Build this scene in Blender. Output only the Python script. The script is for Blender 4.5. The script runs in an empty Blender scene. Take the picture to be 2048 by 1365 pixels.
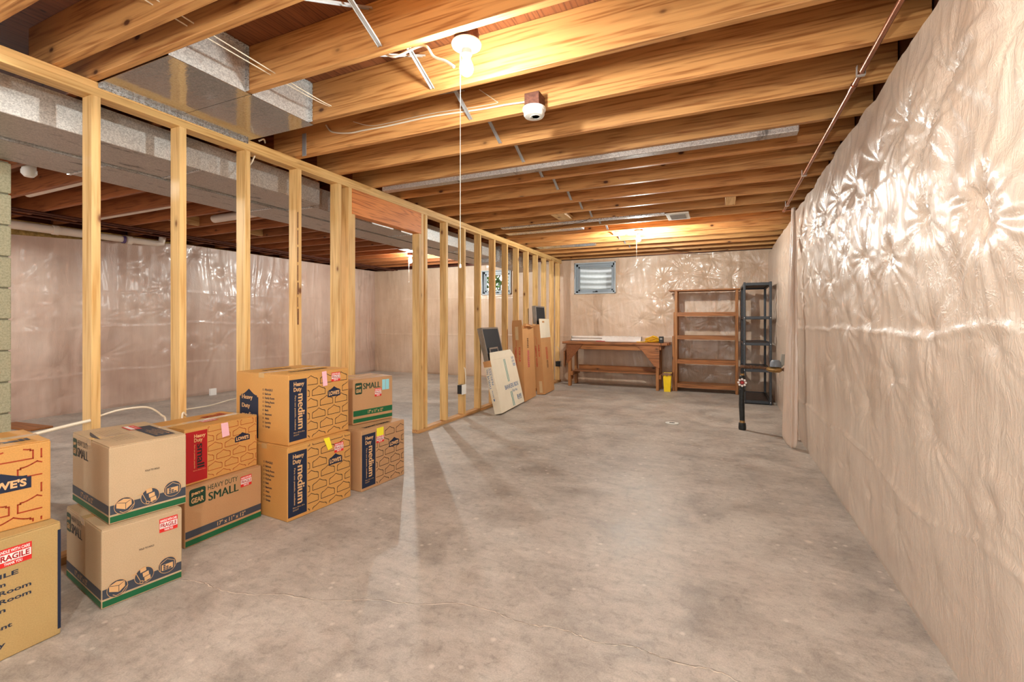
import bpy, bmesh, math, random
import numpy as np
from mathutils import Vector, Matrix
random.seed(7)
S = bpy.context.scene
C = S.collection
PI = math.pi

# ---------------------------------------------------------------- camera, world, exposure
CAM_H = 1.21
YAW = math.atan2(420, 930)                       # turned left of +Y
cd = bpy.data.cameras.new('camera')
cd.sensor_width = 36
cd.lens = 930 / 2048 * 36
cd.shift_y = -(682.5 - 644) / 2048
cd.clip_start = 0.02
cam = bpy.data.objects.new('camera', cd)
cam.location = (0, 0, CAM_H)
cam.rotation_euler = (PI / 2, 0, YAW)
C.objects.link(cam)
S.camera = cam

W = bpy.data.worlds.new('daylight')
S.world = W
W.use_nodes = True
bg = W.node_tree.nodes['Background']
bg.inputs[0].default_value = (1.0, 0.98, 0.96, 1)
bg.inputs[1].default_value = 1.15
S.view_settings.view_transform = 'Standard'
S.view_settings.look = 'None'
S.view_settings.gamma = 1
S.view_settings.use_curve_mapping = False
S.view_settings.exposure = 1.08
BULB = 500.0                                     # radiance of the bulb glass
BULB_FILL = 1150.0  # radiance of the added fill bulbs near the camera
BULB_FAR = 1550.0                                # the brighter bulbs further off
BULB_COL = (0.97, 1.0, 0.95)
S.cycles.use_denoising = True
S.cycles.max_bounces = 10
S.cycles.diffuse_bounces = 5
S.cycles.glossy_bounces = 4
S.cycles.sample_clamp_indirect = 6
S.cycles.caustics_reflective = False
S.cycles.caustics_refractive = False

# ---------------------------------------------------------------- helpers
def lin(c):
    return tuple(((x / 255) / 12.92 if x / 255 <= 0.04045 else ((x / 255 + 0.055) / 1.055) ** 2.4) for x in c) + (1,)

def tag(o, label=None, cat=None, group=None, kind=None):
    if label: o['label'] = label
    if cat: o['category'] = cat
    if group: o['group'] = group
    if kind: o['kind'] = kind
    return o

class MB:
    def __init__(s): s.v = []; s.f = []
    def quad(s, *p):
        n = len(s.v); s.v += [tuple(q) for q in p]; s.f.append(tuple(range(n, n + len(p)))); return s
    def box(s, x0, x1, y0, y1, z0, z1):
        n = len(s.v)
        s.v += [(x, y, z) for z in (z0, z1) for y in (y0, y1) for x in (x0, x1)]
        for f in ((0, 2, 3, 1), (4, 5, 7, 6), (0, 1, 5, 4), (2, 6, 7, 3), (0, 4, 6, 2), (1, 3, 7, 5)):
            s.f.append(tuple(n + i for i in f))
        return s
    def bar(s, p0, p1, w, t, up=(0, 0, 1)):
        p0 = Vector(p0); p1 = Vector(p1); d = (p1 - p0).normalized()
        a = d.cross(Vector(up))
        if a.length < 1e-4: a = d.cross(Vector((1, 0, 0)))
        a.normalize(); b = a.cross(d)
        n = len(s.v)
        for p in (p0, p1):
            for (i, j) in ((-1, -1), (1, -1), (1, 1), (-1, 1)):
                s.v.append(tuple(p + a * (i * w / 2) + b * (j * t / 2)))
        s.f += [(n, n + 3, n + 2, n + 1), (n + 4, n + 5, n + 6, n + 7)]
        for i in range(4):
            j = (i + 1) % 4
            s.f.append((n + i, n + j, n + 4 + j, n + 4 + i))
        return s
    def tube(s, pts, r, seg=10, cap=True):
        pts = [Vector(p) for p in pts]
        rs = r if isinstance(r, (list, tuple)) else [r] * len(pts)
        prev = None; rings = []
        for i, p in enumerate(pts):
            d = (pts[min(i + 1, len(pts) - 1)] - pts[max(i - 1, 0)])
            d = d.normalized() if d.length > 1e-9 else Vector((0, 0, 1))
            if prev is None:
                a = d.cross(Vector((0, 0, 1)))
                if a.length < 1e-3: a = d.cross(Vector((1, 0, 0)))
            else:
                a = prev - d * prev.dot(d)
            a.normalize(); prev = a; b = d.cross(a)
            n = len(s.v); rings.append(n)
            for k in range(seg):
                t = 2 * PI * k / seg
                s.v.append(tuple(p + (a * math.cos(t) + b * math.sin(t)) * rs[i]))
        for i in range(len(pts) - 1):
            for k in range(seg):
                m = (k + 1) % seg
                s.f.append((rings[i] + k, rings[i] + m, rings[i + 1] + m, rings[i + 1] + k))
        if cap:
            s.f.append(tuple(rings[0] + k for k in reversed(range(seg))))
            s.f.append(tuple(rings[-1] + k for k in range(seg)))
        return s
    def lathe(s, prof, c=(0, 0, 0), seg=24, axis='z'):
        rings = []
        for (r, h) in prof:
            n = len(s.v); rings.append(n)
            for k in range(seg):
                t = 2 * PI * k / seg
                x, y = r * math.cos(t), r * math.sin(t)
                if axis == 'z': p = (c[0] + x, c[1] + y, c[2] + h)
                elif axis == 'y': p = (c[0] + x, c[1] + h, c[2] + y)
                else: p = (c[0] + h, c[1] + x, c[2] + y)
                s.v.append(p)
        for i in range(len(prof) - 1):
            for k in range(seg):
                m = (k + 1) % seg
                s.f.append((rings[i] + k, rings[i] + m, rings[i + 1] + m, rings[i + 1] + k))
        if prof[0][0] > 1e-6: s.f.append(tuple(rings[0] + k for k in range(seg)))
        if prof[-1][0] > 1e-6: s.f.append(tuple(rings[-1] + k for k in range(seg)))
        return s
    def prism(s, poly, a0, a1, fn):
        n = len(s.v); k = len(poly)
        s.v += [fn(u, v, a0) for u, v in poly] + [fn(u, v, a1) for u, v in poly]
        s.f.append(tuple(range(n, n + k))); s.f.append(tuple(reversed(range(n + k, n + 2 * k))))
        for i in range(k):
            j = (i + 1) % k
            s.f.append((n + i, n + j, n + k + j, n + k + i))
        return s
    def build(s, name, m, parent=None, loc=None, smooth=False, bevel=0, seg=2, fix=True):
        me = bpy.data.meshes.new(name)
        me.from_pydata(s.v, [], s.f)
        if fix:
            b = bmesh.new(); b.from_mesh(me)
            bmesh.ops.remove_doubles(b, verts=b.verts, dist=1e-6) if smooth else None
            bmesh.ops.recalc_face_normals(b, faces=b.faces)
            b.to_mesh(me); b.free()
        me.materials.append(m)
        o = bpy.data.objects.new(name, me); C.objects.link(o)
        if loc is not None: o.location = loc
        if parent is not None: o.parent = parent
        if smooth:
            me.polygons.foreach_set('use_smooth', [True] * len(me.polygons))
            try:
                me.set_sharp_from_angle(angle=math.radians(40))
            except Exception: pass
        if bevel:
            md = o.modifiers.new('bevel', 'BEVEL'); md.width = bevel; md.segments = seg
            md.limit_method = 'ANGLE'; md.angle_limit = math.radians(40)
        return o

def empty(name, loc=(0, 0, 0), rz=0, rx=0, ry=0):
    o = bpy.data.objects.new(name, None); C.objects.link(o)
    o.location = loc; o.rotation_euler = (rx, ry, rz); o.empty_display_size = 0.1
    return o

def copy_tree(o, parent=None):
    c = o.copy(); C.objects.link(c); c.parent = parent
    for ch in list(o.children):
        copy_tree(ch, c)
    return c

# ---------------------------------------------------------------- materials
class NT:
    def __init__(s, name):
        s.m = bpy.data.materials.new(name); s.m.use_nodes = True
        s.t = s.m.node_tree; s.N = s.t.nodes; s.L = s.t.links
        s.b = s.N['Principled BSDF']
    def n(s, typ, **kw):
        x = s.N.new(typ)
        for k, v in kw.items(): setattr(x, k, v)
        return x
    def l(s, a, b): s.L.new(a, b)
    def coords(s, scale=(1, 1, 1), kind='Object', rnd=0.0, rot=(0, 0, 0)):
        tc = s.n('ShaderNodeTexCoord'); mp = s.n('ShaderNodeMapping')
        mp.inputs['Scale'].default_value = scale
        mp.inputs['Rotation'].default_value = rot
        src = tc.outputs[kind]
        if rnd:
            oi = s.n('ShaderNodeObjectInfo'); ad = s.n('ShaderNodeVectorMath', operation='ADD')
            mu = s.n('ShaderNodeVectorMath', operation='SCALE')
            cmb = s.n('ShaderNodeCombineXYZ')
            s.l(oi.outputs['Random'], cmb.inputs[0]); s.l(oi.outputs['Random'], cmb.inputs[1]); s.l(oi.outputs['Random'], cmb.inputs[2])
            s.l(cmb.outputs[0], mu.inputs[0]); mu.inputs['Scale'].default_value = rnd
            s.l(src, ad.inputs[0]); s.l(mu.outputs[0], ad.inputs[1]); src = ad.outputs[0]
        s.l(src, mp.inputs[0])
        return mp.outputs[0]
    def noise(s, vec, scale, detail=4, rough=0.55, dist=0.0):
        x = s.n('ShaderNodeTexNoise'); x.inputs['Scale'].default_value = scale
        x.inputs['Detail'].default_value = detail; x.inputs['Roughness'].default_value = rough
        x.inputs['Distortion'].default_value = dist
        if vec is not None: s.l(vec, x.inputs['Vector'])
        return x.outputs['Fac']
    def ramp(s, fac, stops):
        x = s.n('ShaderNodeValToRGB'); e = x.color_ramp.elements
        while len(e) < len(stops): e.new(0.5)
        for i, (p, c) in enumerate(stops):
            e[i].position = p; e[i].color = c if len(c) == 4 else tuple(c) + (1,)
        s.l(fac, x.inputs[0]); return x.outputs[0]
    def mix(s, a, b, fac, mode='MIX'):
        x = s.n('ShaderNodeMix', data_type='RGBA', blend_type=mode)
        for sock, v in ((x.inputs['Factor'], fac), (x.inputs['A'], a), (x.inputs['B'], b)):
            pass
        ins = [i for i in x.inputs if i.enabled or True]
        F = x.inputs[0]; A = x.inputs[6]; B = x.inputs[7]
        for sock, v in ((F, fac), (A, a), (B, b)):
            if isinstance(v, (int, float)): sock.default_value = v
            elif isinstance(v, tuple): sock.default_value = v
            else: s.l(v, sock)
        return x.outputs[2]
    def math(s, op, a, b=0.0):
        x = s.n('ShaderNodeMath', operation=op)
        for i, v in enumerate((a, b)):
            if isinstance(v, (int, float)): x.inputs[i].default_value = v
            else: s.l(v, x.inputs[i])
        return x.outputs[0]
    def bump(s, h, strength=0.3, dist=0.01):
        x = s.n('ShaderNodeBump'); x.inputs['Strength'].default_value = strength
        x.inputs['Distance'].default_value = dist
        s.l(h, x.inputs['Height']); s.l(x.outputs[0], s.b.inputs['Normal']); return x
    def set(s, color=None, rough=None, metal=None, spec=None, coat=None, coatr=None, trans=None, ior=None):
        b = s.b.inputs
        if color is not None:
            if isinstance(color, tuple): b['Base Color'].default_value = color
            else: s.l(color, b['Base Color'])
        if rough is not None:
            if isinstance(rough, (int, float)): b['Roughness'].default_value = rough
            else: s.l(rough, b['Roughness'])
        if metal is not None: b['Metallic'].default_value = metal
        if spec is not None: b['Specular IOR Level'].default_value = spec
        if coat is not None: b['Coat Weight'].default_value = coat
        if coatr is not None: b['Coat Roughness'].default_value = coatr
        if trans is not None: b['Transmission Weight'].default_value = trans
        if ior is not None: b['IOR'].default_value = ior
        return s.m

def plain(name, rgb, rough=0.5, metal=0.0, coat=0.0, var=0.06, sc=20):
    t = NT(name); v = t.coords(); n = t.noise(v, sc, 3)
    c = lin(rgb)
    d = tuple(x * (1 - var) for x in c[:3]) + (1,); e = tuple(min(1, x * (1 + var)) for x in c[:3]) + (1,)
    return t.set(t.ramp(n, [(0.3, d), (0.7, e)]), rough, metal, coat=coat)

def wood(name, light, dark, knot, axis='X', rough=0.55, knots=0.115, ring=1.0, vary=0.25, stain=None):
    t = NT(name)
    def sc(al, ac):
        return (al, ac, ac) if axis == 'X' else ((ac, al, ac) if axis == 'Y' else (ac, ac, al))
    g = t.coords(sc(0.55, 9.0), rnd=37.0)
    n1 = t.noise(g, 1.3, 2, 0.5)
    w = t.math('MULTIPLY', n1, 46.0 * ring)
    w = t.math('SINE', w)
    fine = t.noise(t.coords(sc(3.0, 90.0), rnd=11.0), 1.0, 3, 0.6)
    w2 = t.math('ADD', t.math('MULTIPLY', w, 0.12), t.math('MULTIPLY', fine, 0.95))
    col = t.ramp(w2, [(0.22, lin(dark)), (0.47, lin(light)), (0.8, tuple(min(1, x * 1.12) for x in lin(light)[:3]) + (1,))])
    # boards differ from one another
    oi = t.n('ShaderNodeObjectInfo')
    tint = t.ramp(oi.outputs['Random'], [(0.0, (1 - vary, 1 - vary * 1.15, 1 - vary * 1.3, 1)), (0.5, (1, 1, 1, 1)), (1.0, (1.0, 1 - vary * .55, 1 - vary * .9, 1))])
    col = t.mix(col, tint, 1.0, 'MULTIPLY')
    big = t.noise(t.coords(sc(1.1, 5.0), rnd=5.0), 1.2, 2)
    col = t.mix(col, t.ramp(big, [(0.3, (0.80, 0.74, 0.66, 1)), (0.62, (1, 1, 1, 1))]), 0.8, 'MULTIPLY')
    vo = t.n('ShaderNodeTexVoronoi'); vo.inputs['Scale'].default_value = 1.0
    t.l(t.coords(sc(3.4, 6.2), rnd=19.0), vo.inputs['Vector'])
    kf = t.ramp(vo.outputs['Distance'], [(knots * 0.55, (1, 1, 1, 1)), (knots, (0.25, 0.25, 0.25, 1)), (knots * 1.9, (0, 0, 0, 1))])
    col = t.mix(col, lin(knot), kf)
    if stain: col = t.mix(col, lin(stain), t.ramp(t.noise(t.coords(sc(2, 6), rnd=3), 1.5, 5), [(0.5, (0, 0, 0, 1)), (0.75, (.7, .7, .7, 1))]))
    t.bump(w2, 0.12, 0.003)
    return t.set(col, rough, spec=0.35)

M = {}
JL, JD, JK = (212, 158, 98), (164, 106, 56), (84, 46, 24)
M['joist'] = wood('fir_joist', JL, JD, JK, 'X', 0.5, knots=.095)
M['joist_shaded'] = wood('fir_joist_shaded', (160, 98, 56), (120, 66, 34), JK, 'X', 0.55, knots=.095)  # same fir, its colour darkened to paint in the dim ceiling beyond the studs
M['stud'] = wood('pine_stud', (230, 192, 130), (206, 158, 92), (120, 72, 36), 'Z', 0.5, knots=0.11, ring=.7, vary=0.1)
M['plate'] = wood('pine_plate', (230, 190, 126), (206, 156, 90), (120, 70, 34), 'Y', 0.5, knots=0.1, ring=.7, vary=0.12)
M['plate_low'] = wood('pine_sole', (216, 172, 116), (170, 122, 76), (80, 50, 30), 'Y', 0.6, stain=(120, 100, 76))
M['header'] = wood('fir_header', (222, 140, 72), (170, 88, 34), (70, 32, 14), 'Y', 0.5, knots=0.1, ring=1.6, vary=0.03)
M['bench'] = wood('bench_wood', (160, 106, 62), (116, 70, 38), (60, 34, 18), 'X', 0.5, vary=0.15)
M['bench_z'] = wood('bench_leg_wood', (164, 112, 66), (120, 74, 40), (60, 34, 18), 'Z', 0.5, vary=0.15)
M['bench_old'] = wood('bench_top_wood', (164, 108, 68), (104, 62, 36), (50, 30, 20), 'X', 0.55, vary=0.1, stain=(80, 62, 50))
M['subfloor'] = wood('plywood', (132, 80, 46), (98, 54, 30), (60, 30, 16), 'Y', 0.7, knots=.06, ring=2, vary=.02)
M['block_wood'] = wood('offcut_wood', (222, 184, 130), (190, 140, 86), (110, 70, 40), 'Y', 0.6, vary=.1)

# galvanized steel with spangle
def galv(name, lo, hi, rough, metal=0.85, grime=None):
    t = NT(name); v = t.coords()
    vo = t.n('ShaderNodeTexVoronoi'); vo.inputs['Scale'].default_value = 170; t.l(v, vo.inputs['Vector'])
    bw = t.n('ShaderNodeRGBToBW'); t.l(vo.outputs['Color'], bw.inputs[0])
    col = t.ramp(bw.outputs[0], [(0.2, lin(lo)), (0.8, lin(hi))])
    n = t.noise(t.coords((1, 3, 3)), 2.2, 5)
    if grime: col = t.mix(col, lin(grime), t.ramp(t.noise(t.coords((5, 1.8, 1)), 2.6, 5, 0.7), [(0.58, (0, 0, 0, 1)), (0.68, (.85, .85, .85, 1))]))
    t.bump(n, 0.25, 0.01)
    r = t.math('ADD', t.math('MULTIPLY', bw.outputs[0], 0.18), rough)
    return t.set(col, r, metal)
M['galv'] = galv('galvanized_steel', (188, 188, 188), (222, 224, 226), 0.2)
M['galv_pan'] = galv('galvanized_sheet', (176, 172, 168), (200, 197, 193), 0.03)
M['galv_side'] = galv('galvanized_duct_side', (192, 190, 187), (230, 228, 224), 0.4, 0.6)
M['galv_dull'] = galv('dusty_galvanized', (160, 150, 144), (196, 186, 178), 0.36, 0.45, grime=(78, 70, 64))
M['strap'] = plain('zinc_strap', (206, 208, 210), 0.35, 0.6)
M['white'] = plain('white_plastic', (238, 236, 230), 0.35, var=.02)
M['porcelain'] = plain('porcelain', (240, 238, 232), 0.15, var=.01)
M['cable'] = plain('cable_jacket', (232, 222, 200), 0.4, var=.03)
M['cord'] = plain('pull_cord', (236, 226, 206), 0.6, var=.03)
M['rustbox'] = plain('rusty_steel_box', (104, 62, 46), 0.75, 0.2, var=.35, sc=60)
M['copper'] = plain('copper_pipe', (168, 112, 84), 0.3, 0.85, var=.2, sc=9)
M['copper_dark'] = plain('dark_pipe', (92, 52, 40), 0.4, 0.6, var=.3, sc=9)
M['iron'] = plain('painted_iron_pipe', (34, 36, 36), 0.5, 0.3, var=.5, sc=30)
M['rust'] = plain('rusty_fitting', (104, 74, 54), 0.6, 0.5, var=.5, sc=50)
M['brass'] = plain('weathered_brass', (158, 124, 78), 0.45, 0.7, var=.3, sc=40)
M['meter_grey'] = plain('meter_grey', (120, 126, 134), 0.45, var=.1)
M['grey_plastic'] = plain('grey_plastic', (150, 148, 140), 0.5, var=.05)
M['red'] = plain('red_enamel', (190, 40, 34), 0.35, var=.1)
M['black_plastic'] = plain('black_plastic', (46, 50, 56), 0.42, var=.12, sc=30)
M['black_shelf'] = plain('black_shelf_deck', (60, 48, 44), 0.5, var=.3, sc=14)
M['black'] = plain('black_matte', (24, 24, 25), 0.55, var=.2)
M['yellow'] = plain('yellow_plastic', (242, 206, 20), 0.35, var=.04)
M['yellow_cord'] = plain('yellow_cord', (232, 178, 30), 0.5, var=.1)
M['bag'] = plain('brown_bag', (120, 84, 54), 0.4, var=.3, sc=30)
M['pvc'] = plain('pvc_pipe', (222, 204, 188), 0.35, var=.06, sc=5)
M['purple'] = plain('purple_primer', (88, 66, 110), 0.4, var=.3)
M['frame_grey'] = plain('window_frame_paint', (150, 160, 168), 0.4, var=.03)
M['reveal'] = plain('window_reveal_paint', (176, 186, 193), 0.5, var=.04)
M['alu'] = plain('aluminium_frame', (150, 144, 138), 0.35, 0.7, var=.08)
M['mesh_black'] = plain('filter_mesh', (34, 38, 44), 0.7, var=.4, sc=120)
M['register'] = plain('register_white', (226, 226, 220), 0.35, var=.02)
M['foliage'] = plain('green_leaves', (96, 138, 74), 0.6, var=.5, sc=6)
M['bark'] = plain('shrub_bark', (90, 70, 50), 0.8, var=.3)
M['soil'] = plain('window_well_gravel', (150, 140, 126), 0.9, var=.3, sc=40)
M['insul'] = plain('yellow_insulation', (176, 140, 78), 0.9, var=.4, sc=25)
M['white_cloth'] = plain('white_plastic_wrap', (236, 226, 218), 0.25, coat=.5, var=.05)
M['redcloth'] = plain('red_tag', (190, 50, 60), 0.5)

t = NT('window_glass')
t.set((1, 1, 1, 1), 0.0, trans=1.0, ior=1.0); t.b.inputs['Specular IOR Level'].default_value = 0.5
gl = t.n('ShaderNodeBsdfGlossy'); gl.inputs['Roughness'].default_value = 0.02
tr = t.n('ShaderNodeBsdfTransparent'); mx = t.n('ShaderNodeMixShader'); fr = t.n('ShaderNodeFresnel'); fr.inputs[0].default_value = 1.45
t.l(fr.outputs[0], mx.inputs[0]); t.l(tr.outputs[0], mx.inputs[1]); t.l(gl.outputs[0], mx.inputs[2])
t.l(mx.outputs[0], t.N['Material Output'].inputs['Surface'])
M['glass'] = t.m

t = NT('bulb_glow'); t.set((1, 1, 1, 1), 0.3)
t.b.inputs['Emission Color'].default_value = BULB_COL + (1,)
t.b.inputs['Emission Strength'].default_value = BULB
M['bulb'] = t.m
t = NT('bulb_glow_bright'); t.set((1, 1, 1, 1), 0.3)
t.b.inputs['Emission Color'].default_value = BULB_COL + (1,)
t.b.inputs['Emission Strength'].default_value = BULB_FAR
M['bulb_far'] = t.m
t = NT('bulb_glow_fill'); t.set((1, 1, 1, 1), 0.3)
t.b.inputs['Emission Color'].default_value = BULB_COL + (1,)
t.b.inputs['Emission Strength'].default_value = BULB_FILL
M['bulb_fill'] = t.m

# concrete floor
t = NT('concrete_floor')
v = t.coords()
a = t.noise(v, 0.55, 5, 0.6)
b_ = t.noise(v, 2.6, 6, 0.65, 0.4)
c_ = t.noise(t.coords((3.2, 11, 1), rot=(0, 0, 0.5)), 2.0, 6, 0.7, 0.8)
fi = t.noise(v, 160, 2, 0.7)
sp = t.n('ShaderNodeTexVoronoi'); sp.inputs['Scale'].default_value = 3.1; t.l(v, sp.inputs['Vector'])
col = t.ramp(b_, [(0.28, lin((152, 144, 136))), (0.5, lin((187, 178, 168))), (0.72, lin((205, 197, 187)))])
col = t.mix(col, t.ramp(a, [(0.35, (0.84, 0.83, 0.83, 1)), (0.62, (1, 1, 1, 1))]), 0.9, 'MULTIPLY')
col = t.mix(col, t.ramp(c_, [(0.35, (0.84, 0.82, 0.80, 1)), (0.6, (1.04, 1.03, 1.02, 1))]), 0.8, 'MULTIPLY')
col = t.mix(col, lin((216, 204, 190)), t.ramp(sp.outputs['Distance'], [(0.035, (.6, .6, .6, 1)), (0.075, (0, 0, 0, 1))]))
dk = t.noise(v, 7.0, 5, 0.75)
col = t.mix(col, lin((120, 108, 96)), t.ramp(dk, [(0.62, (0, 0, 0, 1)), (0.80, (.75, .75, .75, 1))]))
md_ = t.noise(t.coords((1, 1, 1), rot=(0, 0, .9)), 22, 5, .75, .6)
col = t.mix(col, t.ramp(md_, [(0.32, (0.74, 0.73, 0.72, 1)), (0.48, (1, 1, 1, 1)), (0.68, (1.10, 1.09, 1.08, 1))]), 0.85, 'MULTIPLY')
col = t.mix(col, t.ramp(fi, [(0.3, (0.80, 0.80, 0.80, 1)), (0.7, (1.10, 1.10, 1.10, 1))]), 0.85, 'MULTIPLY')
v5 = t.n('ShaderNodeTexVoronoi'); v5.inputs['Scale'].default_value = 9.0; t.l(v, v5.inputs['Vector'])
col = t.mix(col, lin((222, 212, 200)), t.ramp(v5.outputs['Distance'], [(0.05, (.55, .55, .55, 1)), (0.13, (0, 0, 0, 1))]))
hh = t.math('ADD', t.math('MULTIPLY', c_, 0.7), t.math('MULTIPLY', fi, 0.25))
t.bump(hh, 0.35, 0.006)
M['floor'] = t.set(col, t.ramp(b_, [(0.3, (.40, .40, .40, 1)), (0.7, (.58, .58, .58, 1))]), spec=0.4)

# polyethylene sheeting laid over tan insulation
def sheet(name, c1, c2, c3, su=1.0, bumpk=0.5):
    t = NT(name)
    v = t.coords()
    big = t.noise(v, 0.9, 4, 0.6)
    st = t.noise(t.coords((5, 5, 0.5)), 2.0, 4, 0.6, 0.3)
    col = t.ramp(big, [(0.3, lin(c1)), (0.5, lin(c2)), (0.72, lin(c3))])
    col = t.mix(col, t.ramp(st, [(0.35, (0.90, 0.88, 0.87, 1)), (0.65, (1.02, 1.02, 1.02, 1))]), 0.8, 'MULTIPLY')
    # creases of the film itself
    cr = t.noise(t.coords((7, 7, 1.6)), 2.4, 5, 0.62, 1.4)
    rid = t.math('ABSOLUTE', t.math('SUBTRACT', cr, 0.5))
    cr2 = t.noise(t.coords((3, 3, 3)), 5.0, 3, 0.55, 2.2)
    rid2 = t.math('ABSOLUTE', t.math('SUBTRACT', cr2, 0.5))
    h = t.math('ADD', t.math('MULTIPLY', rid, 1.0), t.math('MULTIPLY', rid2, 0.5))
    t.bump(h, bumpk, 0.022)
    return t.set(col, 0.36, spec=0.5, coat=0.5, coatr=0.2)
M['sheet'] = sheet('plastic_sheeting', (190, 168, 150), (204, 184, 166), (216, 199, 182))
M['sheet_back'] = sheet('plastic_sheeting_back', (188, 158, 132), (206, 178, 152), (218, 194, 172), bumpk=.5)
M['sheet_left'] = sheet('plastic_sheeting_left', (184, 154, 138), (202, 174, 158), (216, 192, 176), bumpk=.3)
M['sheet_loose'] = sheet('loose_plastic_film', (212, 188, 168), (224, 202, 184), (234, 216, 200), bumpk=.6)

m_ = M['sheet_loose']; nt_ = m_.node_tree
tr_ = nt_.nodes.new('ShaderNodeBsdfTransparent'); mx_ = nt_.nodes.new('ShaderNodeMixShader'); mx_.inputs[0].default_value = .30
nt_.links.new(nt_.nodes['Principled BSDF'].outputs[0], mx_.inputs[1]); nt_.links.new(tr_.outputs[0], mx_.inputs[2])
nt_.links.new(mx_.outputs[0], nt_.nodes['Material Output'].inputs['Surface'])
# concrete block
t = NT('concrete_block'); v = t.coords()
n = t.noise(v, 90, 3, .7)
M['cmu'] = t.set(t.ramp(n, [(0.3, lin((156, 152, 124))), (0.6, lin((190, 185, 156)))]), 0.9); t.bump(n, 0.6, 0.004)
M['mortar'] = plain('mortar', (120, 116, 96), .9, var=.15, sc=60)

# cardboard
def board(name, rgb):
    t = NT(name); v = t.coords((1, 1, 1)); c = lin(rgb)
    n = t.noise(v, 240, 2, .7); n2 = t.noise(v, 5, 3)
    col = t.ramp(n, [(0.3, tuple(x * .9 for x in c[:3]) + (1,)), (0.7, tuple(min(1, x * 1.08) for x in c[:3]) + (1,))])
    col = t.mix(col, t.ramp(n2, [(0.3, (.93, .92, .9, 1)), (.7, (1, 1, 1, 1))]), 1.0, 'MULTIPLY')
    flute = t.noise(t.coords((60, 60, 1)), 3, 1)
    t.bump(flute, 0.05, 0.002)
    return t.set(col, 0.62, spec=0.3)
M['kraft_orange'] = board('kraft_orange', (210, 156, 88))
M['kraft_tan'] = board('kraft_tan', (190, 160, 106))
M['kraft_light'] = board('kraft_light', (202, 176, 142))
M['kraft_brown'] = board('kraft_brown', (194, 150, 108))
M['kraft_box'] = board('kraft_folded', (204, 152, 100))
M['white_board'] = board('white_cardboard', (238, 228, 206))
M['navy'] = plain('navy_ink', (20, 34, 60), .5, var=.05)
M['slate'] = plain('slate_ink', (62, 68, 80), .5, var=.05)
M['green'] = plain('green_ink', (16, 98, 58), .5, var=.05)
M['darkgreen'] = plain('dark_green_ink', (20, 62, 44), .5, var=.05)
M['redbrown'] = plain('red_brown_ink', (164, 58, 24), .55, var=.05)
M['redpanel'] = plain('red_ink', (176, 22, 28), .5, var=.05)
M['blackink'] = plain('black_ink', (38, 34, 36), .55, var=.05)
M['bluelist'] = plain('blue_black_ink', (38, 48, 66), .55, var=.05)
M['tanink'] = plain('bare_kraft', (222, 176, 124), .6, var=.03)
M['sticker_red'] = plain('sticker_red', (224, 44, 40), .35, var=.02)
M['sticker_white'] = plain('sticker_white', (244, 240, 236), .35, var=.01)
M['note_pink'] = plain('pink_paper', (246, 192, 206), .6, var=.02)
M['note_yellow'] = plain('yellow_paper', (250, 236, 50), .6, var=.02)
M['note_blue'] = plain('blue_paper', (150, 212, 222), .6, var=.02)
M['teal'] = plain('teal_ink', (40, 150, 150), .5)
M['blueink'] = plain('blue_ink', (60, 110, 160), .5)
M['magenta'] = plain('magenta_ink', (206, 60, 96), .5)
M['redink'] = plain('red_print', (196, 64, 44), .5)
t = NT('packing_tape'); M['tape'] = t.set(lin((206, 170, 118)), .18, spec=.6, coat=.6, coatr=.08)
M['tape_clear'] = plain('masking_tape', (214, 186, 140), .5)

# ---------------------------------------------------------------- room dimensions
ZC = 2.467            # underside of the joists
ZF = ZC + 0.24        # subfloor
XR = 0.71; XL = -7.8; YB = 9.05; Y0 = -3.0
XS0, XS1 = -3.07, -2.98   # stud wall

# ---------------------------------------------------------------- floor
o = MB().box(XL - .1, XR + .15, Y0, YB + .1, -.12, 0).build('floor', M['floor'])
tag(o, kind='structure')
crack_pts = [(-2.30, 1.35), (-2.139, 1.373), (-1.886, 1.409), (-1.715, 1.474), (-1.47, 1.549), (-1.264, 1.626), (-1.067, 1.715), (-0.838, 1.736),
             (-0.659, 1.73), (-0.499, 1.741), (-0.365, 1.746), (-0.24, 1.759), (-0.07, 1.755), (0.055, 1.737), (.2, 1.70), (.4, 1.68), (.6, 1.70)]
def crack(name, pts, w, m, seed, dz=.0006):
    rr = random.Random(seed); P = []
    for (a, b) in zip(pts[:-1], pts[1:]):
        for i in range(9):
            s = i / 9
            P.append((a[0] + (b[0] - a[0]) * s + rr.uniform(-.004, .004), a[1] + (b[1] - a[1]) * s + .012 * math.sin(len(P) * .35 + seed % 3 * 0) + rr.uniform(-.005, .005)))
    mb = MB(); n = len(P)
    for i, (x, y) in enumerate(P):
        ww = w * rr.uniform(.3, 1.6)
        mb.v += [(x, y - ww, dz), (x, y + ww, dz)]
        if i: mb.f.append((2 * i - 2, 2 * i - 1, 2 * i + 1, 2 * i))
    return tag(mb.build(name, m), kind='structure')
M['crackdark'] = plain('crack_shadow', (128, 114, 100), .9)
M['cracklight'] = plain('crack_edge', (224, 212, 196), .9)
crack('floor_crack', crack_pts, .0008, M['crackdark'], 3, .0009)
crack('floor_crack_edge', [(x, y - .003) for x, y in crack_pts], .0016, M['cracklight'], 4, .0005)
crack('floor_crack_far', [(-2.5, 6.55), (-1.6, 6.0), (-.55, 5.84), (.2, 5.83), (.62, 5.6)], .0018, M['crackdark'], 9, .0009)

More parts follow.
